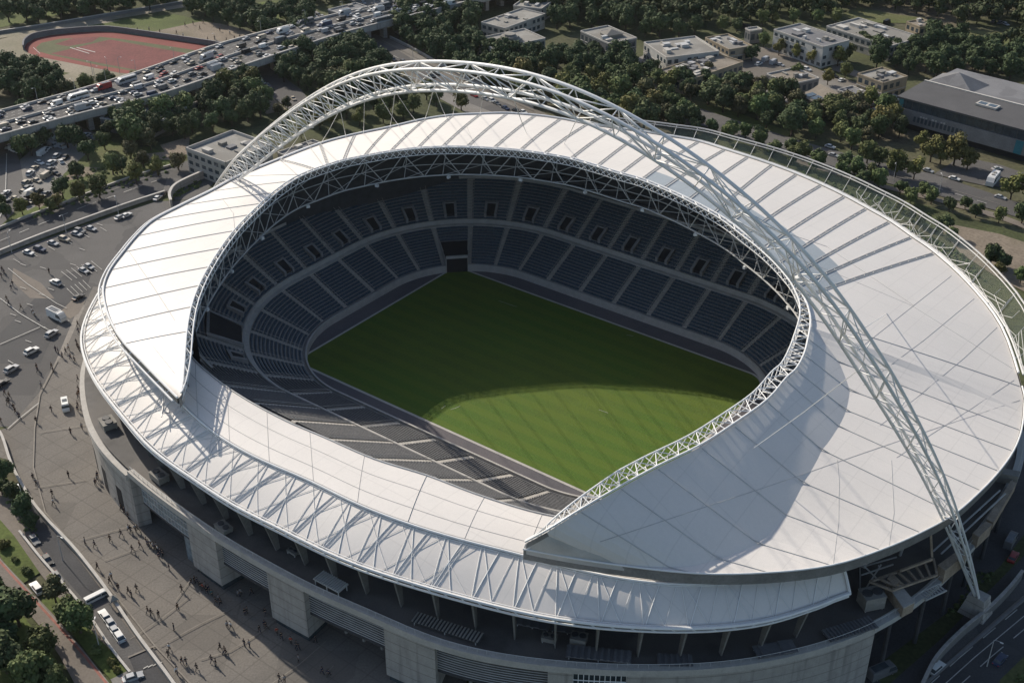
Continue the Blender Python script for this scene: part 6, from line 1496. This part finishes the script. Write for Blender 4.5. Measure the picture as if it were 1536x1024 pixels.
# red awning-like shelters and small clutter of the far-left lot
def shelter(u, v, s, label):
    root = tag(empty('market_shelter', at(u, v), random.uniform(0, 3)), label, 'shelter'); mb = MB(); mb.hexa([Vector((x*s, y*s, 2.2)) for x, y in ((-1, -1), (1, -1), (1, 1), (-1, 1))], [Vector((x*s*.1, y*s*.1, 3.2)) for x, y in ((-1, -1), (1, -1), (1, 1), (-1, 1))]); mb.build('canopy', MT['flat_roof'], root)
    mb = MB()
    for x, y in ((-.9, -.9), (.9, -.9), (.9, .9), (-.9, .9)): mb.tube([(x*s, y*s, 0), (x*s, y*s, 2.3)], .06, 5)
    mb.build('post', MT['grey_steel'], root)
shelter(44, 298, 2.0, 'pale pyramid canopy nearest the road in the far left lot'); shelter(96, 214, 2.2, 'pale pyramid canopy under the trees at the top of the far left lot'); shelter(110, 262, 2.0, 'pale pyramid canopy on the park grass beside the far left lot'); shelter(172, 938-30, 1.0, 'small pale canopy at the lower left kerb by the retaining wall')
# ================================================================== CAMERA, SUN, SKY
flush_labels()
cam = bpy.data.cameras.new('camera'); co = bpy.data.objects.new('camera', cam); col.objects.link(co)
cam.sensor_width = 36; cam.lens = F/1536*36; cam.clip_start = 1; cam.clip_end = 6000
co.location = (0, 0, H); co.rotation_euler = (math.pi/2-PITCH, 0, 0); scene.camera = co
SUN_AZ, SUN_EL = 131.0, 31.0                 # direction towards the sun, degrees from +x
sd = bpy.data.lights.new('sun', 'SUN'); so = bpy.data.objects.new('sun', sd); col.objects.link(so)
sd.energy = 4.5; sd.angle = R(.6); sd.color = (1.0, .91, .79)
dv = Vector((math.cos(R(SUN_AZ))*math.cos(R(SUN_EL)), math.sin(R(SUN_AZ))*math.cos(R(SUN_EL)), math.sin(R(SUN_EL))))
so.rotation_euler = dv.to_track_quat('Z', 'Y').to_euler(); so.location = (-200, 400, 300)
w = bpy.data.worlds.new('World'); scene.world = w; w.use_nodes = True; nt = w.node_tree
sky = nt.nodes.new('ShaderNodeTexSky'); sky.sky_type = 'NISHITA'; sky.sun_disc = False
sky.sun_elevation = R(SUN_EL); sky.sun_rotation = R(90-SUN_AZ); sky.air_density = 1.0; sky.dust_density = 1.4; sky.ozone_density = .9
nt.links.new(sky.outputs[0], nt.nodes['Background'].inputs['Color']); nt.nodes['Background'].inputs['Strength'].default_value = .108
scene.view_settings.view_transform = 'Standard'; scene.view_settings.look = 'None'; scene.view_settings.exposure = .3; scene.view_settings.gamma = 1
hz = MB(); hz.hexa([Vector(p+(-1.5,)) for p in ((-2650,-260),(2650,-260),(2650,3850),(-2650,3850))], [Vector(p+(230,)) for p in ((-2650,-260),(2650,-260),(2650,3850),(-2650,3850))])
hm = bpy.data.materials.new('thin_haze'); hm.use_nodes = True; hn = hm.node_tree; hn.nodes.remove(hn.nodes['Principled BSDF'])
pv = hn.nodes.new('ShaderNodeVolumePrincipled'); pv.inputs['Color'].default_value = (.86, .9, .95, 1); pv.inputs['Density'].default_value = .000018; pv.inputs['Anisotropy'].default_value = .3
hn.links.new(pv.outputs[0], hn.nodes['Material Output'].inputs['Volume'])
tag(hz.build('haze', hm), 'thin pale summer haze over the whole site', 'haze', kind='stuff')
scene.cycles.use_denoising = True
scene.cycles.max_bounces = 5; scene.cycles.diffuse_bounces = 3; scene.cycles.glossy_bounces = 2
